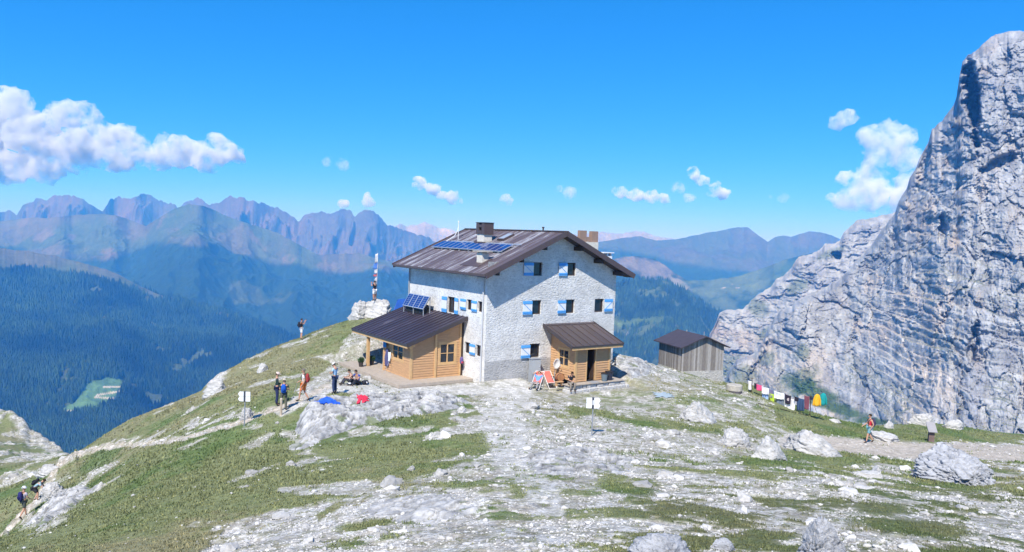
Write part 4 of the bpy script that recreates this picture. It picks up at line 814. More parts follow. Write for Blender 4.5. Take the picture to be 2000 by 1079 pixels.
def wall_sheet(mb, umin, umax, z0, ztop, holes, P, depth, nrm_in, m=0, step=.5):
    """wall with openings; P(u,z,d) -> point, d = depth inwards. ztop(u) roof line"""
    us = sorted(set([umin, umax]+[h[0] for h in holes]+[h[1] for h in holes]+list(np.arange(umin, umax, step))))
    if ztop.__defaults__: us = sorted(set(us+list(ztop.__defaults__[0])))
    zs_ = sorted(set([z0]+[h[2] for h in holes]+[h[3] for h in holes]))
    for a, b in zip(us[:-1], us[1:]):
        if b-a < 1e-4: continue
        um = (a+b)/2; zc = [z for z in zs_]
        for i in range(len(zc)):
            lo = zc[i]; last = i == len(zc)-1; zm = lo+.01
            if any(h[0]-1e-6 <= um <= h[1]+1e-6 and h[2]-1e-6 <= zm <= h[3]-1e-6 for h in holes): continue
            if last: q = [P(a, lo, 0), P(b, lo, 0), P(b, ztop(b), 0), P(a, ztop(a), 0)]
            else: q = [P(a, lo, 0), P(b, lo, 0), P(b, zc[i+1], 0), P(a, zc[i+1], 0)]
            mb.add(q, [(0, 1, 2, 3)], m)
    for (a, b, lo, hi) in holes:
        for (p, q) in (((a, lo), (b, lo)), ((b, lo), (b, hi)), ((b, hi), (a, hi)), ((a, hi), (a, lo))):
            mb.add([P(p[0], p[1], 0), P(q[0], q[1], 0), P(q[0], q[1], depth), P(p[0], p[1], depth)], [(0, 1, 2, 3)], m)
def window(parent, P, a, b, lo, hi, fr, d=.1, panes=(1, 1), fw=.06, name='window', glassm=None, proud=False):
    """frame + pane; P(u,z,d)"""
    mb = MB()
    def bx(u0, u1, w0, w1, d0, d1, mm=0):
        v = [P(u, w, q) for q in (d0, d1) for u, w in ((u0, w0), (u1, w0), (u1, w1), (u0, w1))]
        mb.add(v, [(0, 3, 2, 1), (4, 5, 6, 7), (0, 1, 5, 4), (1, 2, 6, 5), (2, 3, 7, 6), (3, 0, 4, 7)], mm)
    e = .002
    bx(a+e, b-e, lo+e, lo+fw, d-.04, d+.04); bx(a+e, b-e, hi-fw, hi-e, d-.04, d+.04); bx(a+e, a+fw, lo+fw, hi-fw, d-.037, d+.037); bx(b-fw, b-e, lo+fw, hi-fw, d-.037, d+.037)
    nu, nz = panes
    for i in range(1, nu): c = a+(b-a)*i/nu; bx(c-.035, c+.035, lo+fw, hi-fw, d-.033, d+.033)
    for i in range(1, nz): c = lo+(hi-lo)*i/nz; bx(a+fw, b-fw, c-.018, c+.018, d-.025, d+.025)
    w_ = mb.build(name, fr, parent)
    g = MB(); g.add([P(a+fw*.8, lo+fw*.8, d+.012), P(b-fw*.8, lo+fw*.8, d+.012), P(b-fw*.8, hi-fw*.8, d+.012), P(a+fw*.8, hi-fw*.8, d+.012)], [(0, 1, 2, 3)])
    g.add([P(a+fw*.8, lo+fw*.8, d+.03), P(b-fw*.8, lo+fw*.8, d+.03), P(b-fw*.8, hi-fw*.8, d+.03), P(a+fw*.8, hi-fw*.8, d+.03)], [(3, 2, 1, 0)])
    g.build('pane', glassm or glass, w_); return w_
def shutter(parent, P, a, b, lo, hi, flip=False, off=.05, diag=True):
    mb = MB()
    def bx(u0, u1, w0, w1, d0, d1, mm=0):
        v = [P(u, w, -q) for q in (d0, d1) for u, w in ((u0, w0), (u1, w0), (u1, w1), (u0, w1))]
        mb.add(v, [(0, 3, 2, 1), (4, 5, 6, 7), (0, 1, 5, 4), (1, 2, 6, 5), (2, 3, 7, 6), (3, 0, 4, 7)], mm)
    H = hi-lo; n = 5; w_ = (b-a)/n
    for i in range(n): bx(a+i*w_+.004, a+(i+1)*w_-.004, lo, hi, off, off+.03, 0)
    bx(a-.004, b+.004, lo-.003, lo+.22*H, off-.003, off+.034, 1); bx(a-.004, b+.004, hi-.22*H, hi+.003, off-.003, off+.034, 1)
    for z in (lo+.16*H, lo+.84*H): bx(a+.02, b-.02, z-.035, z+.035, off+.034, off+.055, 1)
    if diag:
        p0, p1 = ((a+.05, lo+.2*H), (b-.05, lo+.8*H)) if flip else ((b-.05, lo+.2*H), (a+.05, lo+.8*H))
        dx, dz = p1[0]-p0[0], p1[1]-p0[1]; L = math.hypot(dx, dz); nx, nz = -dz/L*.014, dx/L*.014
        v = [P(x, z, -q) for q in (off+.0305, off+.05) for x, z in ((p0[0]+nx, p0[1]+nz), (p0[0]-nx, p0[1]-nz), (p1[0]-nx, p1[1]-nz), (p1[0]+nx, p1[1]+nz))]
        mb.add(v, [(0, 3, 2, 1), (4, 5, 6, 7), (0, 1, 5, 4), (1, 2, 6, 5), (2, 3, 7, 6), (3, 0, 4, 7)], 1)
    return mb.build('shutter', [wht, blu], parent)

W_, L_ = 11.0, 10.52
SL = .448
def zb(x): return 6.70+SL*(min(x, W_-x)+.726)
def refuge():
    r = empty('mountain_refuge', HO, YAW, 'white stone mountain refuge with blue and white shutters and a brown sheet roof', 'mountain hut')
    G = lambda u, z, d: (u, d, z); Lf = lambda u, z, d: (d, u, z)
    gh = [(3.555, 4.33, 6.71, 7.6), (6.43, 7.235, 6.71, 7.6), (3.565, 4.36, 4.15, 5.09), (6.42, 7.25, 4.15, 5.09), (9.08, 9.92, 4.15, 5.09), (3.53, 4.4, 1.28, 2.2)]
    lh = [(3.80, 4.80, 3.92, 5.0), (1.69, 2.36, 4.34, 5.02), (.38, 1.02, 4.34, 5.02), (1.75, 2.44, 1.48, 2.21), (.36, 1.07, 1.48, 2.21)]
    mb = MB(); zt = lambda u, k=(5.5,): zb(u)-.002
    wall_sheet(mb, 0, W_, -1.2, zt, gh, G, .34, None); mb2 = MB(); wall_sheet(mb2, 0, L_, -1.2, lambda u, k=(): zb(0)-.002, lh, Lf, .34, None)
    wall_sheet(mb, 0, W_, -3, zt, [], lambda u, z, d: (u, L_, z), .3, None); wall_sheet(mb, 0, L_, -3, lambda u, k=(): zb(0)-.002, [], lambda u, z, d: (W_, u, z), .3, None)
    mb2.build('wall', MATS['wall_l'], r)
    o = mb.build('wall', MATS['wall'], r)
    bm = bmesh.new(); bm.from_mesh(o.data); bmesh.ops.remove_doubles(bm, verts=bm.verts, dist=.0005); bmesh.ops.recalc_face_normals(bm, faces=bm.faces); bm.to_mesh(o.data); bm.free()
    # opaque near-black panes: the dark of the rooms is in the glass colour
    for (a, b, lo, hi) in gh: window(r, G, a, b, lo, hi, dkwood, .16, (1, 1), .07)
    window(r, Lf, *lh[0], dkwood, .16, (2, 1), .08, name='balcony_door')
    for h in lh[1:]: window(r, Lf, *h, dkwood, .16, (1, 1), .06)
    for (a, b, lo, hi) in ((2.76, 3.54, 6.73, 7.57), (5.68, 6.41, 6.73, 7.57), (2.79, 3.55, 4.18, 5.06), (5.71, 6.41, 4.18, 5.05), (2.78, 3.52, 1.3, 2.15)): shutter(r, G, a, b, lo, hi, off=.07)
    shutter(r, G, 9.94, 10.70, 4.2, 5.06, True, off=.07)
    for (a, b, lo, hi) in ((4.82, 5.46, 3.9, 4.95), (3.36, 3.79, 3.93, 4.98), (2.38, 3.05, 4.32, 5.0), (1.05, 1.67, 4.32, 5.0), (1.09, 1.73, 1.5, 2.17)): shutter(r, Lf, a, b, lo, hi, diag=False)
    # roof
    x0, x1, y0, y1, t = -.80, W_+.80, -.98, L_+.98, .2
    zo = lambda x: zb(x)+.0
    mb = MB()
    e0 = 6.70+SL*(-.80+.726)
    apex = 6.70+SL*(5.5+.726)
    mb.prism([(x0, e0), (5.5, apex), (x1, e0), (x1, e0+t), (5.5, apex+t), (x0, e0+t)], y0, y1, 0, axis=1)
    for k in range(int((y1-y0)/.62)+1):
        y = y0+.04+k*.62
        for sg in (0, 1):
            q0, q1 = ((x0+.02, e0+t), (5.5, apex+t)) if sg == 0 else ((x1-.02, e0+t), (5.5, apex+t))
            mb.beam((q0[0], y, q0[1]+.012), (q1[0], y, q1[1]+.012), .03, .03, 0)
    rf = mb.build('roof', MATS['roofm'], r)
    fb = MB()
    for yy in (y0-.03, y1+.03):
        fb.beam((x0-.03, yy, e0+t*.35), (5.5, yy, apex+t*.35+.01), .05, .34); fb.beam((x1+.03, yy, e0+t*.35), (5.5, yy, apex+t*.35+.01), .05, .34)
    fb.beam((x0, y0, e0+t+.02), (5.5, y0, apex+t+.03), .10, .04); fb.beam((x1, y0, e0+t+.02), (5.5, y0, apex+t+.03), .10, .04)
    fb.box((5.32, y0, apex+t-.02), (5.68, y1, apex+t+.05)); fb.box((x0-.05, y0, e0+.04), (x0-.003, y1, e0+t-.02)); fb.box((x1+.003, y0, e0+.04), (x1+.05, y1, e0+t-.02))
    fb.build('fascia', brown, rf)
    sb = MB(); sb.prism([(x0+.03, e0-.03), (5.5, apex-.03), (x1-.03, e0-.03), (x1-.03, e0-.004), (5.5, apex-.004), (x0+.03, e0-.004)], y0+.01, -.004, 0, axis=1); sb.build('soffit', dkwood, rf)
    for x in (.25, 2.1, 3.95, 7.05, 8.9, 10.75):
        pb = MB(); z = zb(x)-.06; pb.box((x-.1, -.82, z-.3), (x+.1, .05, z-.03)); pb.box((x-.1, -.828, z-.3), (x+.1, -.821, z-.17), 0); pb.build('purlin', dkwood, rf)
    def zr(x): return zb(x)+t
    # chimneys
    c = MB(); c.box((2.95, 5.1, zr(2.95)-.1), (3.65, 5.95, zr(3.3)+.62)); ch = c.build('chimney', cream, r)
    h = MB(); zc = zr(3.3)+.60
    for (a, b) in ((5.0, 5.35), (5.7, 6.05)): h.box((2.9, a, zc), (3.7, b, zc+.82))
    h.box((2.9, 5.32, zc+.02), (3.7, 5.72, zc+.26)); h.box((2.9, 5.32, zc+.5), (3.7, 5.72, zc+.68)); h.box((2.86, 4.96, zc+.82), (3.74, 6.1, zc+.85)); h.build('cowl', brown, ch)
    h = MB(); h.box((2.8, 4.96, zr(2.8)-.05), (3.85, 6.1, zr(2.8)+.3)); h.build('flashing', brown, ch)
    c = MB(); c.box((.45, 1.4, zr(.42)-.1), (.95, 2.05, zr(.7)+.55)); ch = c.build('chimney', cream, r)
    h = MB(); h.box((.3, 1.15, zr(.7)+.62), (1.1, 2.35, zr(.7)+.69)); h.box((.5, 1.5, zr(.7)+.55), (.9, 1.95, zr(.7)+.62)); h.build('cap', conc, ch)
    h = MB(); h.beam((-.05, 2.2, zr(-.05)+.02), (1.1, 2.2, zr(1.1)+.02), 2.2, .03, up=(-SL, 0, 1)); h.build('flashing', brown, ch)
    for (pa, pb_, top, yy) in ((1130, 1165, 451, 1.6),):
        A = lhit(pa, 475, 1, yy); B = lhit(pb_, 475, 1, yy); T = lhit(1147, top, 1, yy); Bt = lhit(1147, 473, 1, yy)
        w1 = (B[0]-A[0]); xa, xb = A[0], B[0]; zz = Bt[2]
        c = MB(); c.box((xa+.2*w1, yy-.3, zr((xa+xb)/2)-.4), (xb-.05*w1, yy+.3, zz)); ch = c.build('chimney', cream, r)
        h = MB(); h.box((xa, yy-.15, zz), (xa+.36*w1, yy+.15, T[2])); h.box((xb-.36*w1, yy-.15, zz), (xb, yy+.15, T[2]-.02)); h.box((xa+.36*w1, yy-.1, zz+.02), (xb-.36*w1, yy+.1, zz+.45*(T[2]-zz))); h.build('cowl', plain('tan_metal', (.30, .20, .15), .6, .3, var=.1), ch)
    A = lhit(1176, 500, 1, 1.4); B = lhit(1192, 500, 1, 1.4); T = lhit(1184, 493, 1, 1.4)
    c = MB(); c.box((A[0], 1.2, zr(A[0])-.5), (B[0], 1.9, T[2]-.28)); ch = c.build('chimney', white, r)
    h = MB(); h.box((A[0]-.1, 1.1, T[2]-.06), (B[0]+.1, 2.0, T[2])); 
    for q in (A[0]+.04, (A[0]+B[0])/2, B[0]-.04): h.box((q-.04, 1.25, T[2]-.28), (q+.04, 1.85, T[2]-.06))
    h.build('cap', white, ch)
    # roof window, mast, vent pipe
    k = MB(); k.beam((3.68, 4.1, zr(3.68)+.08), (4.6, 4.1, zr(4.6)+.08), .78, .16, up=(-SL, 0, 1)); sk = k.build('roof_window', brown, r)
    k = MB(); k.beam((3.74, 4.1, zr(3.74)+.168), (4.54, 4.1, zr(4.54)+.168), .62, .014, up=(-SL, 0, 1)); k.build('pane', plain('pale_glass', (.35, .38, .42), .1, .6), sk)
    k = MB(); k.tube([(3.6, 9.6, zr(3.6)-.05), (3.6, 9.6, zr(3.6)+1.35)], .022); k.tube([(3.6, 9.6, zr(3.6)+1.28), (3.6, 9.6, zr(3.6)+1.42)], .06)
    k.tube([(3.6, 9.6, zr(3.6)+1.1), (3.55, 9.62, zr(3.6)+.7), (3.4, 9.8, zr(3.4)+.35), (3.0, 10.3, zr(3.0)+.12), (2.9, 10.5, zr(2.9)+.06)], .03); k.build('antenna_mast', white, r)
    k = MB(); k.tube([(5.5, 1.6, apex+t), (5.5, 1.6, apex+t+.22)], .05); k.tube([(5.5, 1.6, apex+t+.2), (5.5, 1.6, apex+t+.28)], .09); k.build('vent_pipe', dkwood, r)
    k = MB(); k.tube([(-.09, .30, -.2), (-.09, .30, 6.6)], .045); k.build('downpipe', plain('zinc', (.5, .51, .53), .5, .4), r)
    k = MB(); k.tube([(-.09, L_-.25, -.2), (-.09, L_-.25, 6.6)], .05); k.build('downpipe', grey, r)
    # solar modules along the left slope
    n = 13; ya, yb = 1.35, 10.55; wd = (yb-ya)/n
    fr = MB(); fr.beam((1.95, ya, zr(1.95)+.1), (1.95, yb, zr(1.95)+.1), .05); fr.beam((2.75, ya, zr(2.75)+.1), (2.75, yb, zr(2.75)+.1), .05)
    for q in range(8): y = ya+.3+q*1.23; fr.beam((1.8, y, zr(1.8)+.05), (2.9, y, zr(2.9)+.05), .05, .06)
    fr.tube([(3.05, ya-.6, zr(3.05)+.12), (3.05, yb-.9, zr(3.05)+.12)], .04)
    ra = fr.build('solar_array', alu, r)
    for q in range(n):
        y = ya+wd*(q+.5); k = MB(); k.beam((1.84, y, zr(1.84)+.17), (2.88, y, zr(2.88)+.17), wd-.02, .04, 1, up=(-SL, 0, 1)); k.beam((1.88, y, zr(1.88)+.185), (2.84, y, zr(2.84)+.185), wd-.09, .02, 0, up=(-SL, 0, 1)); k.build('solar_module', [pvb, alu], ra)
    return r
refuge()

def siding(mb, P, u0, u1, z0, ztop, holes, bh=.16, th=.05):
    """lapped boards; P(u,z,d) with d>0 outwards here"""
    z = z0
    while z < max(ztop(u0), ztop(u1))-.01:
        zz = z+bh
        spans = [(u0, u1)]
        for (a, b, lo, hi) in holes:
            if zz > lo+.01 and z < hi-.01:
                ns = []
                for (s, e) in spans:
                    if b <= s or a >= e: ns.append((s, e)); continue
                    if a > s: ns.append((s, a))
                    if b < e: ns.append((b, e))
                spans = ns
        for (s, e) in spans:
            ts, te = min(zz, ztop(s)), min(zz, ztop(e))
            if max(ts, te) <= z+.005: continue
            # clip against a sloping top
            if ts <= z or te <= z:
                f = (z+.002-ztop(s))/(ztop(e)-ztop(s)+1e-9); x = s+(e-s)*f
                if ts <= z: s, ts = x, z+.002
                else: e, te = x, z+.002
            if min(ts, te) < zz-1e-4 and max(ts, te) >= zz-1e-4:
                f = (zz-ztop(s))/(ztop(e)-ztop(s)+1e-9); xm = s+(e-s)*f
                parts = [(s, xm, ts, zz), (xm, e, zz, te)]
            else: parts = [(s, e, ts, te)]
            for (a, b, ta, tb) in parts:
                v = [P(a, z, th), P(b, z, th), P(b, tb, .008), P(a, ta, .008), P(a, z, -.05), P(b, z, -.05), P(b, tb, -.05), P(a, ta, -.05)]
                mb.add(v, [(0, 1, 2, 3), (7, 6, 5, 4), (0, 4, 5, 1), (1, 5, 6, 2), (2, 6, 7, 3), (3, 7, 4, 0)])
        z = zz
def porch_left():
    r = empty('wooden_porch', lw(-2, 5, -.1), YAW, 'large pine porch cabin with open deck built against the left wall of the refuge', 'porch')
    off = Vector((2, -5, .1))
    def T(x, y, z): return (x+off.x, y+off.y, z+off.z)
    def bx(mb, a, b, m=0): return mb.box(T(*a), T(*b), m)
    d = MB(); n = 38
    for i in range(n):
        x = -5.33+i*.14
        far = 10.4; bx(d, (x, 1.3+.0*i, -.10), (x+.133, far, -.05))
    bx(d, (-5.36, 1.26, -.24), (-.02, 1.298, -.052)); bx(d, (-5.38, 1.3, -.24), (-5.335, 10.4, -.052))
    dk = d.build('deck', deckm, r)
    s = MB()
    for y in (1.5, 4.4, 7.3, 10.2): s.beam(T(-5.3, y, -.17), T(-.1, y, -.17), .1, .12)
    for x in (-5.2, -2.6, -.3):
        for y in (1.5, 5.8, 10.2): bx(s, (x-.08, y-.08, -1.2), (x+.08, y+.08, -.2))
    s.build('joist', dkwood, dk)
    zrf = lambda x: 3.87+.358*x
    wy, wx = 2.6, -3.85
    Pf = lambda u, z, q: T(u, wy-q, z); Pl = lambda u, z, q: T(wx-q, u, z)
    hf = [(-1.82, -.62, .82, 2.16)]; hl = [(3.62, 5.15, .95, 2.05)]
    w = MB(); siding(w, Pf, wx+.06, -.2, -.04, lambda u: zrf(u)-.16, hf); siding(w, Pl, wy+.06, 6.35, -.04, lambda u: zrf(wx)-.16, hl)
    siding(w, lambda u, z, q: T(u, 6.4+q, z), wx+.06, -.05, -.04, lambda u: zrf(u)-.16, [])
    w.build('wall', pine, r)
    t = MB()
    for (x, y) in ((wx, wy), (-2.12, wy-.03), (wx, 6.38)): t = MB(); bx(t, (x-.075, y-.075, -.05), (x+.075, y+.075, zrf(x)-.14)); t.build('corner_post', pinel, r)
    t = MB(); bx(t, (-.32, wy-.07, -.05), (-.2, wy+.07, zrf(-.3)-.14)); t.build('corner_post', pinel, r)
    t = MB(); t.box(T(-.2, wy-.01, -.05), T(-.004, wy+.03, zrf(-.1)-.2)); t.build('filler_board', dkwood, r)
    for (P, h, nx) in ((Pf, hf[0], 2), (Pl, hl[0], 2)):
        Q = lambda u, z, q, P=P: P(u, z, -q)
        wn = window(r, Q, h[0], h[1], h[2], h[3], pinel, .0, (nx, 2), .09)
        tr = MB()
        for (a, b, lo, hi) in ((h[0]-.09, h[1]+.09, h[3], h[3]+.09), (h[0]-.12, h[1]+.12, h[2]-.1, h[2]), (h[0]-.09, h[0], h[2], h[3]), (h[1], h[1]+.09, h[2], h[3])):
            v = [P(u, z, q) for q in (-.04, .05) for u, z in ((a, lo), (b, lo), (b, hi), (a, hi))]; tr.add(v, [(0, 3, 2, 1), (4, 5, 6, 7), (0, 1, 5, 4), (1, 2, 6, 5), (2, 3, 7, 6), (3, 0, 4, 7)])
        tr.build('window_surround', pinel, wn)
        tr = MB(); tr.add([P(h[0]-.05, h[2]-.05, -.3), P(h[1]+.05, h[2]-.05, -.3), P(h[1]+.05, h[3]+.05, -.3), P(h[0]-.05, h[3]+.05, -.3)], [(0, 1, 2, 3)]); tr.build('dim_room_sheet', plain('dim_room', (.03, .03, .035), .9, .1), wn)  # near-black sheet behind the window: the dimness of the room painted in
    p = MB(); bx(p, (-4.3, 8.1, -.05), (-4.1, 8.3, zrf(-4.2)-.2)); p.build('post', pinel, r, .01)
    # roof: plate, seams, edge trims, rafters
    ya, yb, xa, xb = 2.12, 10.42, -4.42, -.0
    m = MB(); v = [T(x, y, zrf(x)+q) for q in (-.05, .0) for x, y in ((xa, ya), (xb, ya), (xb, yb), (xa, yb))]; m.add(v, [(0, 3, 2, 1), (4, 5, 6, 7), (0, 1, 5, 4), (1, 2, 6, 5), (2, 3, 7, 6), (3, 0, 4, 7)])
    k = ya+.1
    while k < yb: m.beam(T(xa, k, zrf(xa)+.022), T(xb, k, zrf(xb)+.022), .035, .055); k += .52
    rf = m.build('roof', MATS['roofp'], r)
    m = MB()
    for y in (ya-.02, yb+.02): m.beam(T(xa-.03, y, zrf(xa-.03)-.08), T(xb-.01, y, zrf(xb)-.08), .04, .24)
    m.box(T(xa-.04, ya, zrf(xa)-.13), T(xa-.003, yb, zrf(xa)+.01)); m.build('fascia', plain('roof_edge_metal', (.05, .04, .042), .4, .5), rf)
    m = MB(); m.box(T(xa+.0, ya+.01, zrf(xa)-.27), T(xa+.045, yb-.01, zrf(xa)-.135)); m.build('eaves_board', pinel, rf)
    m = MB()
    for y in np.linspace(ya+.08, yb-.08, 10): m.beam(T(xa+.06, y, zrf(xa+.06)-.12), T(-.02, y, zrf(-.02)-.12), .08, .13)
    m.beam(T(-4.2, ya+.02, zrf(-4.2)-.27), T(-4.2, yb-.02, zrf(-4.2)-.27), .14, .16); m.build('rafter', pinel, rf)
    m = MB(); m.beam(T(-.18, wy-.3, 2.6), T(-.05, wy-.02, 2.6), .04); 
    # tilted solar rack on the roof
    q = MB()
    for y in (6.35, 7.8, 9.25): q.beam(T(-1.0, y, zrf(-1.0)), T(-1.0, y, 4.0), .05); q.beam(T(-.5, y, zrf(-.5)), T(-.5, y, 4.8), .05); q.beam(T(-1.05, y, 3.93), T(-.47, y, 4.8), .05)
    q.beam(T(-1.02, 6.3, 3.97), T(-1.02, 9.3, 3.97), .05); q.beam(T(-.5, 6.3, 4.78), T(-.5, 9.3, 4.78), .05)
    rk = q.build('solar_rack', grey, rf)
    for i in range(4):
        y0 = 6.3+i*.755; g = MB(); p0, p1 = Vector(T(-1.07, y0+.37, 3.98)), Vector(T(-.53, y0+.37, 4.86)); up = (-.86, 0, .51)
        g.beam(p0, p1, .74, .035, 1, up=up); u = Vector(up).normalized(); dd = (p1-p0)
        for a in range(6):
            for b in range(2):
                c0 = p0+dd*(.05+a*.15); c1 = p0+dd*(.05+a*.15+.135); sft = Vector((0, (b-.5)*.34, 0)); g.beam(c0+sft+u*.02, c1+sft+u*.02, .31, .01, 0, up=up)
        g.build('solar_panel', [pvb, alu], rk)
    g = MB(); g.box(T(-.92, 6.5, zrf(-.92)+.02), T(-.55, 9.1, 4.25)); g.build('rack_shadow_box', black, rk)  # black box added as the dark shadow underneath the panels
    m = MB(); m.box(T(-4.0, 2.35, 2.05), T(-3.75, 2.52, 2.2)); m.build('outside_lamp', pinel, r)
porch_left()
def porch_right():
    r = empty('entrance_porch', lw(6.8, -1.3, 0), YAW, 'small pine entrance porch with an open dark doorway against the gable wall', 'porch')
    def T(x, y, z): return (x-6.8, y+1.3, z)
    zrf = lambda y: 3.5+.355*y
    x0, x1, y0 = 5.35, 8.25, -2.6
    w = MB(); Pf = lambda u, z, q: T(u, y0-q, z); Pl = lambda u, z, q: T(x0-q, u, z); Pr = lambda u, z, q: T(x1+q, u, z)
    dh = [(6.28, 6.98, -.1, 2.12)]; wh = [(-1.95, -.85, .82, 1.98)]
    siding(w, Pf, x0+.06, x1-.06, .0, lambda u: zrf(y0)-.15, dh); siding(w, Pl, y0+.06, -.02, .0, lambda u: zrf(u)-.15, wh); siding(w, Pr, y0+.06, -.02, .0, lambda u: zrf(u)-.15, [])
    w.build('wall', pine, r)
    t = MB()
    for x in (x0, x1): t = MB(); t.box(T(x-.07, y0-.07, -.03), T(x+.07, y0+.07, zrf(y0)-.13)); t.build('corner_post', pinel, r)
    wn = window(r, lambda u, z, q: Pl(u, z, -q), *wh[0], pinel, .0, (2, 2), .09)
    tr = MB(); h = wh[0]
    for (a, b, lo, hi) in ((h[0]-.08, h[1]+.08, h[3], h[3]+.08), (h[0]-.11, h[1]+.11, h[2]-.1, h[2]), (h[0]-.08, h[0], h[2], h[3]), (h[1], h[1]+.08, h[2], h[3])):
        v = [Pl(u, z, q) for q in (-.04, .05) for u, z in ((a, lo), (b, lo), (b, hi), (a, hi))]; tr.add(v, [(0, 3, 2, 1), (4, 5, 6, 7), (0, 1, 5, 4), (1, 2, 6, 5), (2, 3, 7, 6), (3, 0, 4, 7)])
    tr.build('window_surround', pinel, wn)
    f = MB(); f.box(T(6.19, y0-.06, -.02), T(6.28, y0+.06, 2.2)); f.box(T(6.98, y0-.06, -.02), T(7.07, y0+.06, 2.2)); f.box(T(6.28, y0-.06, 2.12), T(6.98, y0+.06, 2.2)); df = f.build('door_frame', pinel, r)
    f = MB(); f.box(T(6.9, y0+.06, .02), T(6.96, y0+.8, 2.1)); f.build('door', dkwood, r)
    f = MB(); f.box(T(x0+.1, -1.0, .0), T(x1-.1, -.95, 3.0)); f.box(T(x0+.1, y0+.1, -.02), T(x1-.1, -.1, .0)); f.build('dim_inner_sheet', plain('dim_room', (.03, .03, .035), .9, .1), r)  # near-black sheet and floor: the doorway's inner shade put into their colour
    f = MB(); f.box(T(6.3, y0-.65, -.045), T(6.96, y0-.12, -.03)); f.build('door_mat', grey, r)
    xa, xb, ya = 4.58, 8.98, -3.12
    m = MB(); v = [T(x, y, zrf(y)+q) for q in (-.05, 0) for x, y in ((xa, ya), (xb, ya), (xb, -.003), (xa, -.003))]; m.add(v, [(0, 3, 2, 1), (4, 5, 6, 7), (0, 1, 5, 4), (1, 2, 6, 5), (2, 3, 7, 6), (3, 0, 4, 7)])
    k = xa+.3
    while k < xb: m.beam(T(k, ya, zrf(ya)+.022), T(k, -.3, zrf(-.3)+.022), .035, .055); k += .62
    m.box(T(xa+.01, -.3, zrf(-.3)+.02), T(xb-.01, -.26, zrf(-.3)+.05))
    rf = m.build('roof', MATS['roofq'], r)
    m = MB()
    for x in (xa-.02, xb+.02): m.beam(T(x, ya-.02, zrf(ya)-.07), T(x, -.01, zrf(-.01)-.07), .24, .04, up=(1, 0, 0))
    m.box(T(xa, ya-.04, zrf(ya)-.10), T(xb, ya-.003, zrf(ya)+.01)); m.build('fascia', plain('roof_edge_metal', (.05, .04, .042), .4, .5), rf)
    m = MB(); m.box(T(xa+.02, ya, zrf(ya)-.25), T(xb-.02, ya+.05, zrf(ya)-.105))
    for x in np.linspace(xa+.1, xb-.1, 6): m.beam(T(x, ya+.06, zrf(ya+.06)-.12), T(x, -.02, zrf(-.02)-.12), .08, .12)
    m.build('rafter', pinel, rf)
    d = MB()
    for i in range(5): d.box(T(4.28, -3.28+i*.14, -.10), T(9.15, -3.15+i*.14, -.05))
    for i in range(18): d.box(T(8.3, -2.58+i*.14, -.10), T(9.15, -2.45+i*.14, -.05))
    d.build('deck', deckm, r)
    s = MB(); rs = random.Random(4)
    for row in range(3):
        x = 4.35-.12*row; z1 = -.11-row*.22
        while x < 9.1+.25*row:
            ww = rs.uniform(.25, .6); dd = rs.uniform(-.04, .05)
            s.box(T(x, -3.2-.22*row+dd, z1-.24), T(x+ww-.03, -2.7, z1-rs.uniform(0, .04))); x += ww
    s.build('stone_plinth', MATS['rock'], r, .03)
    s = MB()
    for j in range(3): s.beam(T(9.0+0*j, -1.7, .35+.22*j), T(10.9, -.4, .45+.22*j), .03, .05)
    for (x, y) in ((9.0, -1.7), (10.9, -.4)): s.box(T(x-.03, y-.03, -.4), T(x+.03, y+.03, .95))
    s.build('handrail', dkwood, r)
    m = MB(); m.box(T(8.3, -.15, 1.25), T(8.6, -.02, 1.8)); m.build('notice', blu, r)
porch_right()
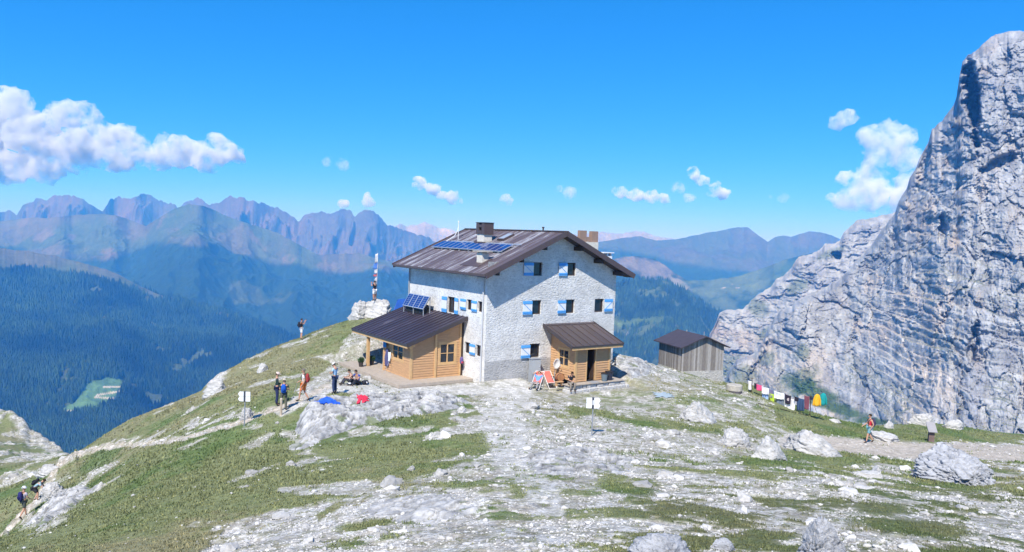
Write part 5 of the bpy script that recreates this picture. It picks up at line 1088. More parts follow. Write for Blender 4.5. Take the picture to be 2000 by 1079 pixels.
def shed():
    A = R(19); o = Vector(at(1331, 725, 62)); o.z = -1.13
    r = empty('wooden_shed', o, A, 'weathered grey wooden shed with a dark gable roof on a stone base', 'shed')
    wgt, ln, h = 3.85, 3.7, 2.05; sl = .40
    rs = random.Random(3); n = 0
    gm = [plain('grey_board_a', (.26, .24, .22), .9, .1, var=.25, scale=4, bump=.4, stretch=(6, 6, 1)), plain('grey_board_b', (.34, .32, .30), .9, .1, var=.25, scale=4, bump=.4, stretch=(6, 6, 1)), plain('grey_board_c', (.20, .18, .165), .9, .1, var=.25, scale=4, bump=.4, stretch=(6, 6, 1))]
    w = MB(); x = 0
    while x < wgt-.01:
        b = min(rs.uniform(.11, .19), wgt-x); zt = lambda q: h+sl*min(q, wgt-q); d = rs.uniform(0, .012); a_, b_ = x+.003, x+b-.003
        for (ya, yb) in ((-.02-d, .02), (ln-.02, ln+.02+d)):
            w.add([(a_, ya, 0), (b_, ya, 0), (b_, yb, 0), (a_, yb, 0), (a_, ya, zt(a_)), (b_, ya, zt(b_)), (b_, yb, zt(b_)), (a_, yb, zt(a_))], [(0, 3, 2, 1), (4, 5, 6, 7), (0, 1, 5, 4), (1, 2, 6, 5), (2, 3, 7, 6), (3, 0, 4, 7)], rs.randrange(3))
        x += b
    y = .03
    while y < ln-.03:
        b = min(rs.uniform(.11, .19), ln-.03-y); d = rs.uniform(0, .012); w.box((-.02-d, y+.003, 0), (.015, y+b-.003, h), rs.randrange(3)); w.box((wgt-.015, y+.003, 0), (wgt+.02+d, y+b-.003, h), rs.randrange(3)); y += b
    w.build('wall', gm, r)
    
    for (a_, b_) in ((wgt-.12, wgt+.035), (-.035, .07)): k = MB(); k.box((a_, -.045, -.05), (b_, -.036, h)); k.build('corner_board', gm[1], r)
    ov = .38; t = .08; e = h-sl*ov; ap = h+sl*wgt/2
    m = MB(); m.prism([(-ov, e), (wgt/2, ap), (wgt+ov, e), (wgt+ov, e+t), (wgt/2, ap+t), (-ov, e+t)], -.42, ln+.35, 0, axis=1)
    rf = m.build('roof', plain('dark_felt_roof', (.062, .052, .066), .6, .35, var=.15, scale=2), r)
    m = MB(); m.tube([(wgt/2+.05, .05, ap), (wgt/2+.05, .05, ap+.38)], .03); m.build('flue_pipe', grey, rf); m = MB(); m.tube([(wgt/2, 2.6, ap), (wgt/2, 2.6, ap+.2)], .05); m.build('flue_pipe', grey, rf)
    b = MB(); b.box((-.03, -.05, -1.6), (wgt+.05, ln+.05, -.003)); b.build('stone_base', MATS['wall2'], r)
MATS['wall2'] = masonry('shed_base_stone', (.50, .48, .45), 1.4, False)
shed()
# ---------------- people ----------------
def skin_mesh(verts, edges, rad, root=0, sub=1):
    me = bpy.data.meshes.new('tmp'); me.from_pydata(verts, edges, []); o = bpy.data.objects.new('tmp', me); COL.objects.link(o)
    md = o.modifiers.new('s', 'SKIN'); md.use_smooth_shade = True; md.branch_smoothing = .4
    sv = me.skin_vertices[0].data if me.skin_vertices else None
    if sv is None:
        bpy.context.view_layer.objects.active = o; bpy.ops.object.modifier_add(type='SKIN'); sv = me.skin_vertices[0].data
    for i, r in enumerate(rad): sv[i].radius = r if isinstance(r, tuple) else (r, r)
    sv[root].use_root = True
    if sub: s = o.modifiers.new('u', 'SUBSURF'); s.levels = sub; s.render_levels = sub
    me2 = bpy.data.meshes.new_from_object(o.evaluated_get(bpy.context.evaluated_depsgraph_get()))
    bpy.data.objects.remove(o); bpy.data.meshes.remove(me); return me2
def mkobj(name, me, mat, parent):
    me.materials.clear(); me.materials.append(mat); me.polygons.foreach_set('use_smooth', [True]*len(me.polygons)); me.name = name
    o = bpy.data.objects.new(name, me); COL.objects.link(o); o.parent = parent; return o
def cloth_m(c): return plain('cloth_%02x%02x%02x' % tuple(int(min(q, .99)*255) for q in c), c, .9, .1, var=.12, scale=9)
SKIN_M = plain('skin', (.50, .28, .19), .55, .35)
STAND = dict(pel=(0, 0, .96), spi=(0, .01, 1.14), che=(0, .0, 1.34), nec=(0, .0, 1.49), hed=(0, .02, 1.62), hl=(-.10, 0, .92), kl=(-.11, .03, .50), al=(-.11, -.01, .09), tl=(-.13, .15, .045), hr=(.10, 0, .92), kr=(.11, .03, .50), ar=(.11, -.01, .09), tr=(.13, .15, .045),
             sl=(-.19, 0, 1.42), el=(-.25, -.02, 1.14), wl=(-.24, .10, .90), pl=(-.235, .13, .84), sr=(.19, 0, 1.42), er=(.25, -.02, 1.14), wr=(.24, .10, .90), pr=(.235, .13, .84))
def pose(**k): d = dict(STAND); d.update(k); return d
WALK = pose(kl=(-.10, .14, .52), al=(-.10, .20, .10), tl=(-.11, .36, .07), kr=(.10, -.05, .50), ar=(.10, -.28, .14), tr=(.11, -.16, .045), el=(-.24, -.10, 1.15), wl=(-.22, .02, .92), pl=(-.21, .06, .86), er=(.24, .06, 1.16), wr=(.21, .26, 1.02), pr=(.20, .32, .99))
SHOOT = pose(el=(-.24, .16, 1.30), wl=(-.10, .30, 1.56), pl=(-.07, .33, 1.60), er=(.24, .16, 1.30), wr=(.10, .30, 1.56), pr=(.07, .33, 1.60))
TALK = pose(el=(-.24, .02, 1.15), wl=(-.10, .22, 1.10), pl=(-.04, .26, 1.10), er=(.24, .04, 1.15), wr=(.12, .24, 1.12), pr=(.07, .28, 1.13), kl=(-.13, .03, .50), al=(-.15, 0, .09), tl=(-.18, .15, .045))
LOOKD = pose(hed=(0, .09, 1.59), nec=(0, .04, 1.48), el=(-.23, .06, 1.16), wl=(-.08, .26, 1.10), pl=(-.03, .30, 1.12), er=(.23, .06, 1.16), wr=(.08, .26, 1.12), pr=(.03, .30, 1.14))
SIT = pose(pel=(0, 0, .14), spi=(0, .02, .34), che=(0, .08, .54), nec=(0, .14, .68), hed=(0, .20, .80), hl=(-.10, .03, .12), kl=(-.17, .42, .40), al=(-.14, .62, .09), tl=(-.16, .78, .05), hr=(.10, .03, .12), kr=(.17, .42, .40), ar=(.14, .62, .09), tr=(.16, .78, .05),
           sl=(-.19, .08, .61), el=(-.25, .24, .44), wl=(-.14, .42, .46), pl=(-.09, .47, .47), sr=(.19, .08, .61), er=(.25, .24, .44), wr=(.14, .42, .46), pr=(.09, .47, .47))
SEAT = pose(pel=(0, 0, .50), spi=(0, .03, .70), che=(0, .10, .90), nec=(0, .17, 1.03), hed=(0, .24, 1.14), hl=(-.10, .03, .48), kl=(-.15, .44, .49), al=(-.14, .42, .09), tl=(-.16, .58, .045), hr=(.10, .03, .48), kr=(.15, .44, .49), ar=(.16, .48, .09), tr=(.18, .64, .045),
            sl=(-.19, .10, .97), el=(-.23, .22, .72), wl=(-.06, .40, .68), pl=(-.01, .45, .68), sr=(.19, .10, .97), er=(.23, .22, .72), wr=(.08, .42, .68), pr=(.04, .47, .68))
LOUNGE = pose(pel=(0, 0, .34), spi=(0, -.12, .48), che=(0, -.26, .66), nec=(0, -.36, .78), hed=(0, -.40, .91), hl=(-.10, .03, .33), kl=(-.16, .46, .42), al=(-.18, .80, .10), tl=(-.22, .92, .16), hr=(.10, .03, .33), kr=(.16, .46, .42), ar=(.24, .84, .10), tr=(.28, .97, .16),
              sl=(-.19, -.29, .72), el=(-.34, -.24, .90), wl=(-.12, -.34, 1.02), pl=(-.06, -.38, 1.03), sr=(.19, -.29, .72), er=(.34, -.24, .90), wr=(.12, -.34, 1.02), pr=(.06, -.38, 1.03))
BEND = pose(pel=(0, 0, .80), spi=(0, .12, .94), che=(0, .28, 1.06), nec=(0, .40, 1.14), hed=(0, .50, 1.20), hl=(-.10, 0, .78), kl=(-.12, .18, .46), al=(-.12, 0, .09), tl=(-.13, .15, .045), hr=(.10, 0, .78), kr=(.12, .24, .50), ar=(.12, .22, .12), tr=(.13, .38, .09),
            sl=(-.19, .34, 1.10), el=(-.22, .42, .84), wl=(-.18, .58, .66), pl=(-.17, .62, .60), sr=(.19, .34, 1.10), er=(.24, .50, .88), wr=(.2, .68, .74), pr=(.19, .73, .69))
def person(loc, rz, P, label, shirt, pants, shorts=False, hair=(.04, .03, .02), hat=None, cap=False, pack=None, sleeve='short', scale=1.0, shoes=(.05, .045, .04), poles=False, group='hikers and guests', held=None):
    r = empty('person', loc, rz, label, 'person', group); r.scale = (scale,)*3
    V, E, Rr, ix = [], [], [], {}
    def v(k, p, rad): ix[k] = len(V); V.append(tuple(p)); Rr.append(rad); return ix[k]
    def e(a, b): E.append((ix[a], ix[b]))
    v('pel', P['pel'], (.135, .10)); v('spi', P['spi'], (.12, .088)); v('che', P['che'], (.145, .10)); v('nec', P['nec'], (.055, .055)); hd = Vector(P['hed']); nk = Vector(P['nec']); up = (hd-nk).normalized()
    v('jaw', nk.lerp(hd, .55), (.062, .068)); v('hed', hd, (.078, .092)); v('top', hd+up*.085, (.066, .078))
    for a, b in (('pel', 'spi'), ('spi', 'che'), ('che', 'nec'), ('nec', 'jaw'), ('jaw', 'hed'), ('hed', 'top')): e(a, b)
    for s in 'lr':
        v('h'+s, P['h'+s], .085); v('k'+s, P['k'+s], .056); 
        K, A = Vector(P['k'+s]), Vector(P['a'+s]); v('c'+s, K.lerp(A, .3), .055); v('a'+s, A, .036); v('t'+s, P['t'+s], (.04, .028))
        e('pel', 'h'+s); e('h'+s, 'k'+s); e('k'+s, 'c'+s); e('c'+s, 'a'+s); e('a'+s, 't'+s)
        v('s'+s, P['s'+s], .058); v('e'+s, P['e'+s], .038); v('w'+s, P['w'+s], .025); v('p'+s, P['p'+s], (.036, .016)); e('che', 's'+s); e('s'+s, 'e'+s); e('e'+s, 'w'+s); e('w'+s, 'p'+s)
        W, Q = Vector(P['w'+s]), Vector(P['p'+s]); d = (Q-W).normalized(); sx = d.cross(Vector((0, 0, 1))); sx = sx.normalized() if sx.length > .1 else Vector((1, 0, 0)); nn = sx.cross(d)
        for i, (o_, L) in enumerate(((-.030, .060), (-.010, .072), (.010, .068), (.030, .052))):
            b0 = Q+sx*o_+d*.035; v('f%s%d' % (s, i), b0, .009); v('g%s%d' % (s, i), b0+d*L*.55-nn*.008, .0085); v('j%s%d' % (s, i), b0+d*L*.85-nn*.028, .007); e('p'+s, 'f%s%d' % (s, i)); e('f%s%d' % (s, i), 'g%s%d' % (s, i)); e('g%s%d' % (s, i), 'j%s%d' % (s, i))
        v('u'+s, W.lerp(Q, .7)+sx*.042, .011); v('y'+s, Q+sx*.062+d*.025-nn*.01, .009); e('p'+s, 'u'+s); e('u'+s, 'y'+s)
    me = skin_mesh(V, E, Rr, 0, 1)
    fwd = Vector((0, 1, 0)); fwd = (fwd-up*fwd.dot(up)).normalized(); sd = fwd.cross(up)
    bm = bmesh.new(); bm.from_mesh(me)
    for (c, rr) in ((hd+fwd*.098-up*.012, (.013, .02, .022)), (hd+sd*.082-up*.01, (.012, .022, .032)), (hd-sd*.082-up*.01, (.012, .022, .032))):
        bmesh.ops.create_icosphere(bm, subdivisions=2, radius=1, matrix=Matrix.Translation(c) @ Matrix.Diagonal(rr+(1,)))
    bm.to_mesh(me); bm.free(); body = mkobj('body', me, SKIN_M, r)
    dfm = plain('dark_feature', (.06, .03, .025), .6, .3)
    for q in (-1, 1): c = hd+fwd*.088+sd*.032*q+up*.008; mb = MB(); mb.tube([c-sd*.012, c+sd*.012], .006); mb.build('eye', dfm, body)
    c = hd+fwd*.086-up*.05; mb = MB(); mb.tube([c-sd*.02, c+sd*.02], .005); mb.build('mouth', dfm, body)
    def sub(keys, edges, inf, name, mat, root, extra=None, level=1):
        VV, RR, im = [], [], {}
        for k in keys:
            if extra and k in extra: p, rad = extra[k]
            else: p, rad = V[ix[k]], Rr[ix[k]]
            rad = rad if isinstance(rad, tuple) else (rad, rad); im[k] = len(VV); VV.append(tuple(p)); RR.append((rad[0]+inf, rad[1]+inf))
        return mkobj(name, skin_mesh(VV, [(im[a], im[b]) for a, b in edges], RR, im[root], level), mat, r)
    ex = {}; ks = ['pel', 'spi', 'che', 'nb']; ed = [('pel', 'spi'), ('spi', 'che'), ('che', 'nb')]; ex['nb'] = (Vector(P['che']).lerp(Vector(P['nec']), .75), (.06, .055))
    for s in 'lr':
        S_, E_, W2 = Vector(P['s'+s]), Vector(P['e'+s]), Vector(P['w'+s]); ks.append('s'+s); ed.append(('che', 's'+s))
        if sleeve != 'none':
            ex['m'+s] = (S_.lerp(E_, .62), .048); ks.append('m'+s); ed.append(('s'+s, 'm'+s))
            if sleeve == 'long': ex['E'+s] = (E_, .04); ex['W'+s] = (E_.lerp(W2, .9), .03); ks += ['E'+s, 'W'+s]; ed += [('m'+s, 'E'+s), ('E'+s, 'W'+s)]
    sub(ks, ed, .013, 'shirt', cloth_m(shirt), 'che', ex)
    ex = {}; ks = ['pel']; ed = []
    for s in 'lr':
        H, K, A = Vector(P['h'+s]), Vector(P['k'+s]), Vector(P['a'+s]); ks += ['h'+s]; ed.append(('pel', 'h'+s))
        if shorts: ex['q'+s] = (H.lerp(K, .5), .086); ex['Q'+s] = (H.lerp(K, .86), .082); ks += ['q'+s, 'Q'+s]; ed += [('h'+s, 'q'+s), ('q'+s, 'Q'+s)]
        else: ex['Q'+s] = (K, .066); ex['R'+s] = (K.lerp(A, .35), .062); ex['S'+s] = (K.lerp(A, .95), .05); ks += ['Q'+s, 'R'+s, 'S'+s]; ed += [('h'+s, 'Q'+s), ('Q'+s, 'R'+s), ('R'+s, 'S'+s)]
    sub(ks, ed, .012, 'shorts' if shorts else 'trousers', cloth_m(pants), 'pel', ex)
    for s in 'lr':
        A, T_ = Vector(P['a'+s]), Vector(P['t'+s]); me = skin_mesh([A+Vector((0, 0, .05)), A-Vector((0, 0, .02)), T_], [(0, 1), (1, 2)], [(.045, .045), (.05, .055), (.05, .036)], 1, 1); mkobj('boot', me, cloth_m(shoes), r)
    # hair or headgear
    bm = bmesh.new(); bmesh.ops.create_icosphere(bm, subdivisions=3, radius=1)
    M4 = Matrix((sd, fwd, up)).transposed().to_4x4()
    for q in list(bm.verts):
        if q.co.z < -.35 or (q.co.y > .45 and q.co.z < .35): bm.verts.remove(q)
    bmesh.ops.transform(bm, verts=bm.verts, matrix=Matrix.Translation(hd+up*.03-fwd*.008) @ M4 @ Matrix.Diagonal((.090, .105, .112, 1)))
    me = bpy.data.meshes.new('hair'); bm.to_mesh(me); bm.free(); mkobj('hair', me, cloth_m(hair), r)
    if hat:
        n = 20; V2, F2 = [], []
        prof = [(.125 if not cap else .09, .045), (.09, .055), (.088, .10), (.07, .135), (.02, .15)]
        for (rr, zz) in prof:
            for j in range(n):
                t = 6.28318*j/n; V2.append(hd+up*zz+sd*math.cos(t)*rr*1.02+fwd*(math.sin(t)*rr*1.12+(.09 if cap and zz == .045 and math.sin(t) > .3 else 0)))
        for i in range(len(prof)-1):
            for j in range(n): F2.append((i*n+j, i*n+(j+1) % n, (i+1)*n+(j+1) % n, (i+1)*n+j))
        F2.append(tuple((len(prof)-1)*n+j for j in range(n))); me = bpy.data.meshes.new('hat'); me.from_pydata([tuple(q) for q in V2], [], F2); mkobj('cap' if cap else 'sun_hat', me, cloth_m(hat), r)
    if pack:
        pc = Vector(P['spi']).lerp(Vector(P['che']), .55); ax = (Vector(P['nec'])-Vector(P['pel'])).normalized(); bk = Vector((0, -1, 0)); bk = (bk-ax*bk.dot(ax)).normalized(); sx = ax.cross(bk)
        b = empty('backpack', r.matrix_basis @ Vector((0, 0, 0)), 0, pack[1], 'backpack'); b.location = loc; b.rotation_euler = (0, 0, rz); b.scale = r.scale
        c0 = pc+bk*.20; me = skin_mesh([c0-ax*.24, c0-ax*.05, c0+ax*.14, c0+ax*.26], [(0, 1), (1, 2), (2, 3)], [(.13, .085), (.15, .11), (.14, .10), (.09, .07)], 1, 1); mkobj('pack_body', me, cloth_m(pack[0]), b)
        c1 = c0+bk*.11-ax*.04; me = skin_mesh([c1-ax*.1, c1+ax*.08], [(0, 1)], [(.09, .04), (.085, .035)], 0, 1); mkobj('front_pocket', me, cloth_m(tuple(q*.7 for q in pack[0])), b)
        mb = MB()
        for s in 'lr': S_ = Vector(P['s'+s])*.62+Vector(P['che'])*.38; mb.tube([c0+ax*.2-bk*.03, S_+ax*.085, S_-bk*.125-ax*.03, pc-bk*.12-ax*.14+(S_-pc)*.5, c0-ax*.2-bk*.06], .016, 6)
        mb.build('strap', cloth_m((.03, .03, .03)), b)
    if poles:
        for s, nm in (('l', 0), ('r', 1)):
            q = Vector(P['p'+s]); mw = Matrix.Translation(loc) @ Matrix.Rotation(rz, 4, 'Z') @ Matrix.Scale(scale, 4); mb = MB(); g = q+Vector((0, .02, .05)); ft = Vector((q.x*1.25, q.y+(.28 if s == 'r' else -.15), .0)); mb.tube([mw @ g, mw @ ft], .009, 6); o = mb.build('trekking_pole', grey); tag(o, ('grey trekking pole held in the %s hand of the hiker in orange shorts' % ('left' if s == 'l' else 'right')), 'trekking pole', 'trekking poles')
    if held:
        q = (Vector(P['pl'])+Vector(P['pr']))/2+Vector((0, .03, .02)); mw = Matrix.Translation(loc) @ Matrix.Rotation(rz, 4, 'Z') @ Matrix.Scale(scale, 4)
        mb = MB(); mb.box((-.06, -.012, -.035), (.06, .02, .04), 0, mw @ Matrix.Translation(q)); mb.tube([mw @ (q+Vector((0, .02, 0))), mw @ (q+Vector((0, .05, 0)))], .026, 10); o = mb.build('camera', black); tag(o, held, 'camera')
    return r
def G(px, py, **k): return gpos(px, py, **k)
PI = math.pi
# rz: 0 looks away from the camera (+Y), PI/2 looks left, PI looks at the camera, -PI/2 looks right
rk = Vector(at(731, 588, 66.6)); person(rk, R(60), SHOOT, 'man in a black shirt and white shorts standing on the rock platform by the flagpole', (.02, .02, .025), (.72, .72, .74), True, held='small camera held up by the man on the rock platform')
vm = G(588, 664, y0=50, y1=66.4); person(vm, R(-62), SHOOT, 'man in black with white shorts photographing the valley from the skyline', (.02, .02, .025), (.74, .76, .8), True, pack=((.03, .03, .04), 'black backpack on the man photographing the valley'), held='camera held up by the man on the skyline')
p = Vector(at(540, 795, 39.9)); p.z = gz(p.x, p.y); person(p, R(-75), TALK, 'man in a dark green shirt, navy trousers and pale cap facing his companion', (.025, .05, .045), (.03, .04, .10), hat=(.62, .5, .44), cap=True, sleeve='long')
p = Vector(at(554, 801, 39.0)); p.z = gz(p.x, p.y); person(p, R(8), TALK, 'hiker seen from behind in a beige sun hat with olive trousers', (.06, .08, .06), (.13, .13, .10), hat=(.52, .46, .36), pack=((.02, .10, .45), 'bright blue backpack on the hiker in the sun hat'), scale=.93)
p = G(592, 785); person(p, R(95), WALK, 'grey-haired hiker in a white shirt and orange shorts with two poles', (.68, .64, .62), (.75, .22, .06), True, hair=(.16, .14, .12), pack=((.32, .05, .05), 'red and grey backpack of the hiker in orange shorts'), poles=True)
p = G(652, 790); p = lw(0, 0)*0+Vector(at(653, 790, 42.2)); p.z = gz(p.x, p.y); person(p, R(70), LOOKD, 'man in a light blue shirt and navy trousers looking down behind the outcrop', (.38, .58, .80), (.04, .06, .13), hat=(.62, .62, .62), sleeve='short')
p = G(688, 752); p.z += .0; person(p, R(110), SIT, 'seated hiker in a grey top with bare arms, left of the one in blue', (.12, .12, .14), (.05, .05, .06), sleeve='none')
p = G(699, 752); person(p, R(150), SIT, 'seated hiker in a royal blue shirt bending over beside the deck edge', (.03, .07, .30), (.03, .03, .04), sleeve='short')
p = G(1697, 866, y0=35); person(p, R(88), WALK, 'man in a red sleeveless shirt and teal shorts walking left on the path', (.60, .035, .06), (.17, .36, .42), True, sleeve='none', pack=((.06, .05, .10), 'dark backpack of the man in the red shirt'))
p = Vector(at(46, 1014, 41.5)); p.z = gz(p.x, p.y); person(p, R(-25), WALK, 'hiker climbing the gully path in a white cap and dark shorts', (.45, .42, .5), (.07, .085, .075), True, hat=(.8, .8, .85), pack=((.03, .03, .13), 'dark blue backpack of the hiker climbing the gully path'))
p = Vector(at(66, 986, 43.5)); p.z = gz(p.x, p.y); person(p, R(-75), BEND, 'second hiker in a pale blue shirt bent forward ahead of the white-capped one', (.28, .42, .50), (.04, .04, .05), True, sleeve='short', pack=((.02, .02, .03), 'black backpack of the hiker bent forward on the gully path'))
# on the terrace
def LG(x, y): q = lw(x, y); q.z = float(gz(q.x, q.y)); return q
def lounger_spot(px, py): g = G(px, py, y0=40); return g
dc = [G(1049, 759, y0=42), G(1073, 757, y0=42)]
def deck_chair(p, rz, label):
    r = empty('deck_chair', p, rz, label, 'deck chair', 'red deck chairs by the wall'); fr = MB()
    for s in (-.28, .28): fr.tube([(s, .55, .0), (s, -.5, 1.0)], .02, 8); fr.tube([(s*.92, -.5, .0), (s*.92, .5, .42)], .02, 8); fr.tube([(s*.92, -.12, .62), (s*.92, -.55, .05)], .014, 6)
    for (y, z) in ((.55, .04), (-.5, 1.0), (.46, .4), (-.5, .03)): fr.tube([(-.28, y, z), (.28, y, z)], .018, 8)
    fr.build('frame', plain('white_wood', (.70, .68, .64), .6, .3), r)
    cl = MB(); n = 12; pts = []
    for i in range(n+1):
        t = i/n; y = -.5+t*.98; z = 1.0-t*.62-.22*math.sin(PI*t); pts.append((y, z))
    for (a, b) in zip(pts[:-1], pts[1:]): cl.add([(-.24, a[0], a[1]), (.24, a[0], a[1]), (.24, b[0], b[1]), (-.24, b[0], b[1]), (-.24, a[0], a[1]-.01), (.24, a[0], a[1]-.01), (.24, b[0], b[1]-.01), (-.24, b[0], b[1]-.01)], [(0, 1, 2, 3), (7, 6, 5, 4), (0, 3, 7, 4), (1, 5, 6, 2)])
    cl.build('seat_cloth', plain('red_canvas', (.62, .16, .13), .85, .1, var=.1), r); return r
deck_chair(dc[0], R(160), 'red deck chair with white frame on which a guest in blue lies'); deck_chair(dc[1], R(205), 'empty red deck chair with white frame beside the occupied one')
q = dc[0].copy(); q.z += .02; person(q, R(162), LOUNGE, 'guest in a blue shirt and grey trousers lying back in the red deck chair', (.14, .30, .72), (.26, .25, .25), scale=.97)
q = lw(4.62, -3.02, -.05); q.z = -.05-.36; person(q, R(180)+YAW-R(18), SEAT, 'dark-haired guest in a black tee shirt sitting on the entrance deck edge', (.03, .03, .035), (.24, .21, .18), scale=.97, hair=(.03, .018, .012))

# ---------------- things round the hut ----------------
def world_part(mb, name, mat, label, cat, group=None, **k): return tag(mb.build(name, mat, None, **k), label, cat, group)
def put(o, p, rz=0): o.location = p; o.rotation_euler = (0, 0, rz)
r = empty('electric_cabinet', lw(3.8, -.28, .25), YAW, 'tall grey metal cabinet against the gable wall behind the deck chairs', 'cabinet')
m = MB(); m.box((-.36, -.2, -.6), (.36, .2, 1.0)); m.build('body', grey, r, .01); m = MB(); m.box((-.33, -.215, .05), (.33, -.202, .95)); m.box((.24, -.24, .45), (.28, -.216, .6)); m.build('door', plain('light_grey_metal', (.42, .45, .47), .5, .4), r); m = MB(); m.box((-.4, -.24, 1.0), (.4, .22, 1.03)); m.build('lid', grey, r)
pd = Vector(lw(5.0, -1.0, .95)); r = empty('satellite_dish', pd, YAW+R(8), 'white satellite dish on a short mast left of the entrance porch', 'satellite dish')
m = MB(); n = 20; vs, fs = [(0, 0, 0)], []
for k in range(1, 5):
    for j in range(n): t = 6.28318*j/n; rr = .33*k/4; vs.append((rr*math.cos(t), -rr*rr*.9, rr*math.sin(t)*1.08))
for j in range(n): fs.append((0, 1+j, 1+(j+1) % n))
for k in range(3):
    for j in range(n): a = 1+k*n; fs.append((a+j, a+n+j, a+n+(j+1) % n, a+(j+1) % n))
m.add(vs, fs); o = m.build('reflector', white, r, smooth=True); sm = o.modifiers.new('t', 'SOLIDIFY'); sm.thickness = .012
m = MB(); m.tube([(0, .05, -.05), (0, .08, -1.2)], .025); m.tube([(0, .0, .0), (0, .06, -.03)], .03); m.build('mast', grey, r); m = MB(); m.tube([(0, -.08, -.3), (0, -.42, -.08)], .012); m.tube([(0, -.44, -.1), (0, -.38, -.03)], .03); m.build('feed_arm', grey, r)
r = empty('wooden_barrel', lw(4.95, -1.5, .1), YAW+R(-15), 'round orange-brown wooden cask standing below the satellite dish', 'barrel')
m = MB(); m.tube([(0, -.22, .05), (0, -.08, .05), (0, .1, .05), (0, .22, .05)], [.24, .28, .28, .24], 18); m.build('staves', plain('cask_wood', (.36, .17, .08), .7, .2, var=.2, scale=5), r)
for y in (-.16, .16): m = MB(); m.tube([(0, y-.02, .05), (0, y+.02, .05)], .282, 18); m.build('hoop', dkwood, r)
def bin_(p, colr, label, s):
    r = empty('waste_bin', p, YAW, label, 'bin', 'bins on the entrance deck'); m = MB(); m.tube([(0, 0, 0), (0, 0, .02), (0, 0, .5*s), (0, 0, .56*s)], [.2*s, .21*s, .26*s, .27*s], 20); m.build('tub', plain('bin_'+label[:4], colr, .5, .4), r, smooth=False); m = MB(); m.tube([(0, 0, .56*s), (0, 0, .60*s)], .28*s, 20); m.build('rim', black, r)
bin_(lw(7.55, -2.98, -.05), (.13, .17, .20), 'grey round tub, left and shorter of the pair beside the open door', .85); bin_(lw(8.08, -2.85, -.05), (.025, .028, .045), 'black round tub, right and taller of the pair beside the open door', 1.0)
# hanging backpack, jackets and poles
r = empty('backpack', lw(-.28, 2.3, .75), YAW, 'purple and red backpack hanging at the corner of the large porch', 'backpack'); me = skin_mesh([(0, 0, .0), (0, 0, .25), (0, 0, .5)], [(0, 1), (1, 2)], [(.13, .1), (.15, .11), (.1, .08)], 1, 1); mkobj('pack_body', me, cloth_m((.13, .10, .24)), r); me = skin_mesh([(0, -.1, .05), (0, -.1, .2)], [(0, 1)], [(.1, .05), (.09, .04)], 0, 1); mkobj('front_pocket', me, cloth_m((.4, .06, .08)), r)
def drape(name, pts, colr, label, cat, thick=.03, group=None, folds=3, seed=0, parent=None, nu=14, nv=14):
    """pts: 4 corners (tl, tr, br, bl); folded cloth with thickness"""
    tl, tr, br, bl = [Vector(p) for p in pts]; nrm = (tr-tl).cross(bl-tl).normalized(); vs, fs = [], []
    rs = random.Random(seed); ph = rs.uniform(0, 6)
    for j in range(nv+1):
        v_ = j/nv
        for i in range(nu+1):
            u_ = i/nu; p = tl.lerp(tr, u_).lerp(bl.lerp(br, u_), v_); w = math.sin(u_*folds*6.28+ph+v_*.8)*thick*(.35+.65*v_)+math.sin(u_*3+v_*5+ph)*thick*.5
            p = p+nrm*w+Vector((0, 0, -math.sin(u_*PI)*thick*.8)); vs.append(tuple(p))
    for j in range(nv):
        for i in range(nu): a = j*(nu+1)+i; fs.append((a, a+1, a+nu+2, a+nu+1))
    me = bpy.data.meshes.new(name); me.from_pydata(vs, [], fs); me.materials.append(cloth_m(colr)); me.polygons.foreach_set('use_smooth', [True]*len(me.polygons)); o = bpy.data.objects.new(name, me); COL.objects.link(o); sm = o.modifiers.new('t', 'SOLIDIFY'); sm.thickness = .012
    if parent: o.parent = parent
    elif label: tag(o, label, cat, group)
    return o
a = lw(-3.98, 5.95, 1.5); b = lw(-3.98, 5.55, 1.5); drape('jacket', [a, b, b+Vector((0, 0, -1.15)), a+Vector((0, 0, -1.15))], (.09, .09, .20), 'dark violet jacket hanging on the porch wall left of its window', 'jacket', .06, seed=4)
a = lw(-3.98, 5.5, 1.3); b = lw(-3.98, 5.2, 1.35); drape('towel', [a, b, b+Vector((0, 0, -.6)), a+Vector((0, 0, -.6))], (.65, .68, .7), 'white towel hanging on the porch wall beside the violet jacket', 'towel', .04, seed=5)
a = lw(-4.0, 6.3, 2.1); b = lw(-4.0, 5.8, 2.1); drape('banner', [a, b, b+Vector((0, 0, -.55)), a+Vector((0, 0, -.55))], (.04, .22, .50), 'blue cloth hung high under the roof of the large porch', 'cloth', .02, seed=6)
for i, (x, y) in enumerate(((-4.35, 5.0), (-4.2, 5.9))):
    m = MB(); m.tube([lw(x-.25, y-.1, -.05), lw(-3.93, y+.1, 1.15)], .012, 6); world_part(m, 'hiking_pole', grey, ['hiking pole leaning on the porch wall below the window', 'hiking pole leaning on the porch wall under the violet jacket'][i], 'hiking pole', 'hiking poles on the porch')
def potted(p, label, seed):
    r = empty('potted_plant', p, 0, label, 'potted plant', 'potted plants by the porch post'); m = MB(); m.tube([(0, 0, 0), (0, 0, .3)], .13, 12, r1=.17); m.build('pot', plain('dark_pot', (.06, .05, .045), .7, .2), r)
    rs = np.random.default_rng(seed); T = 500; d = rs.normal(size=(T, 3)); d /= np.linalg.norm(d, axis=1)[:, None]; c = d*(rs.random((T, 1))**.4)*np.array([.24, .24, .2])+np.array([0, 0, .46]); u = rs.normal(size=(T, 3))*.03; w_ = rs.normal(size=(T, 3))*.03
    V = np.stack([c-u, c+u, c+w_], 1).reshape(-1, 3); cc = np.repeat(np.array((.04, .08, .03))*rs.uniform(.5, 1.6, (T, 1)), 3, 0); o = np_mesh('foliage', V, np.arange(T*3).reshape(-1, 3), bpy.data.materials['grass_blade'], False, cc, r)
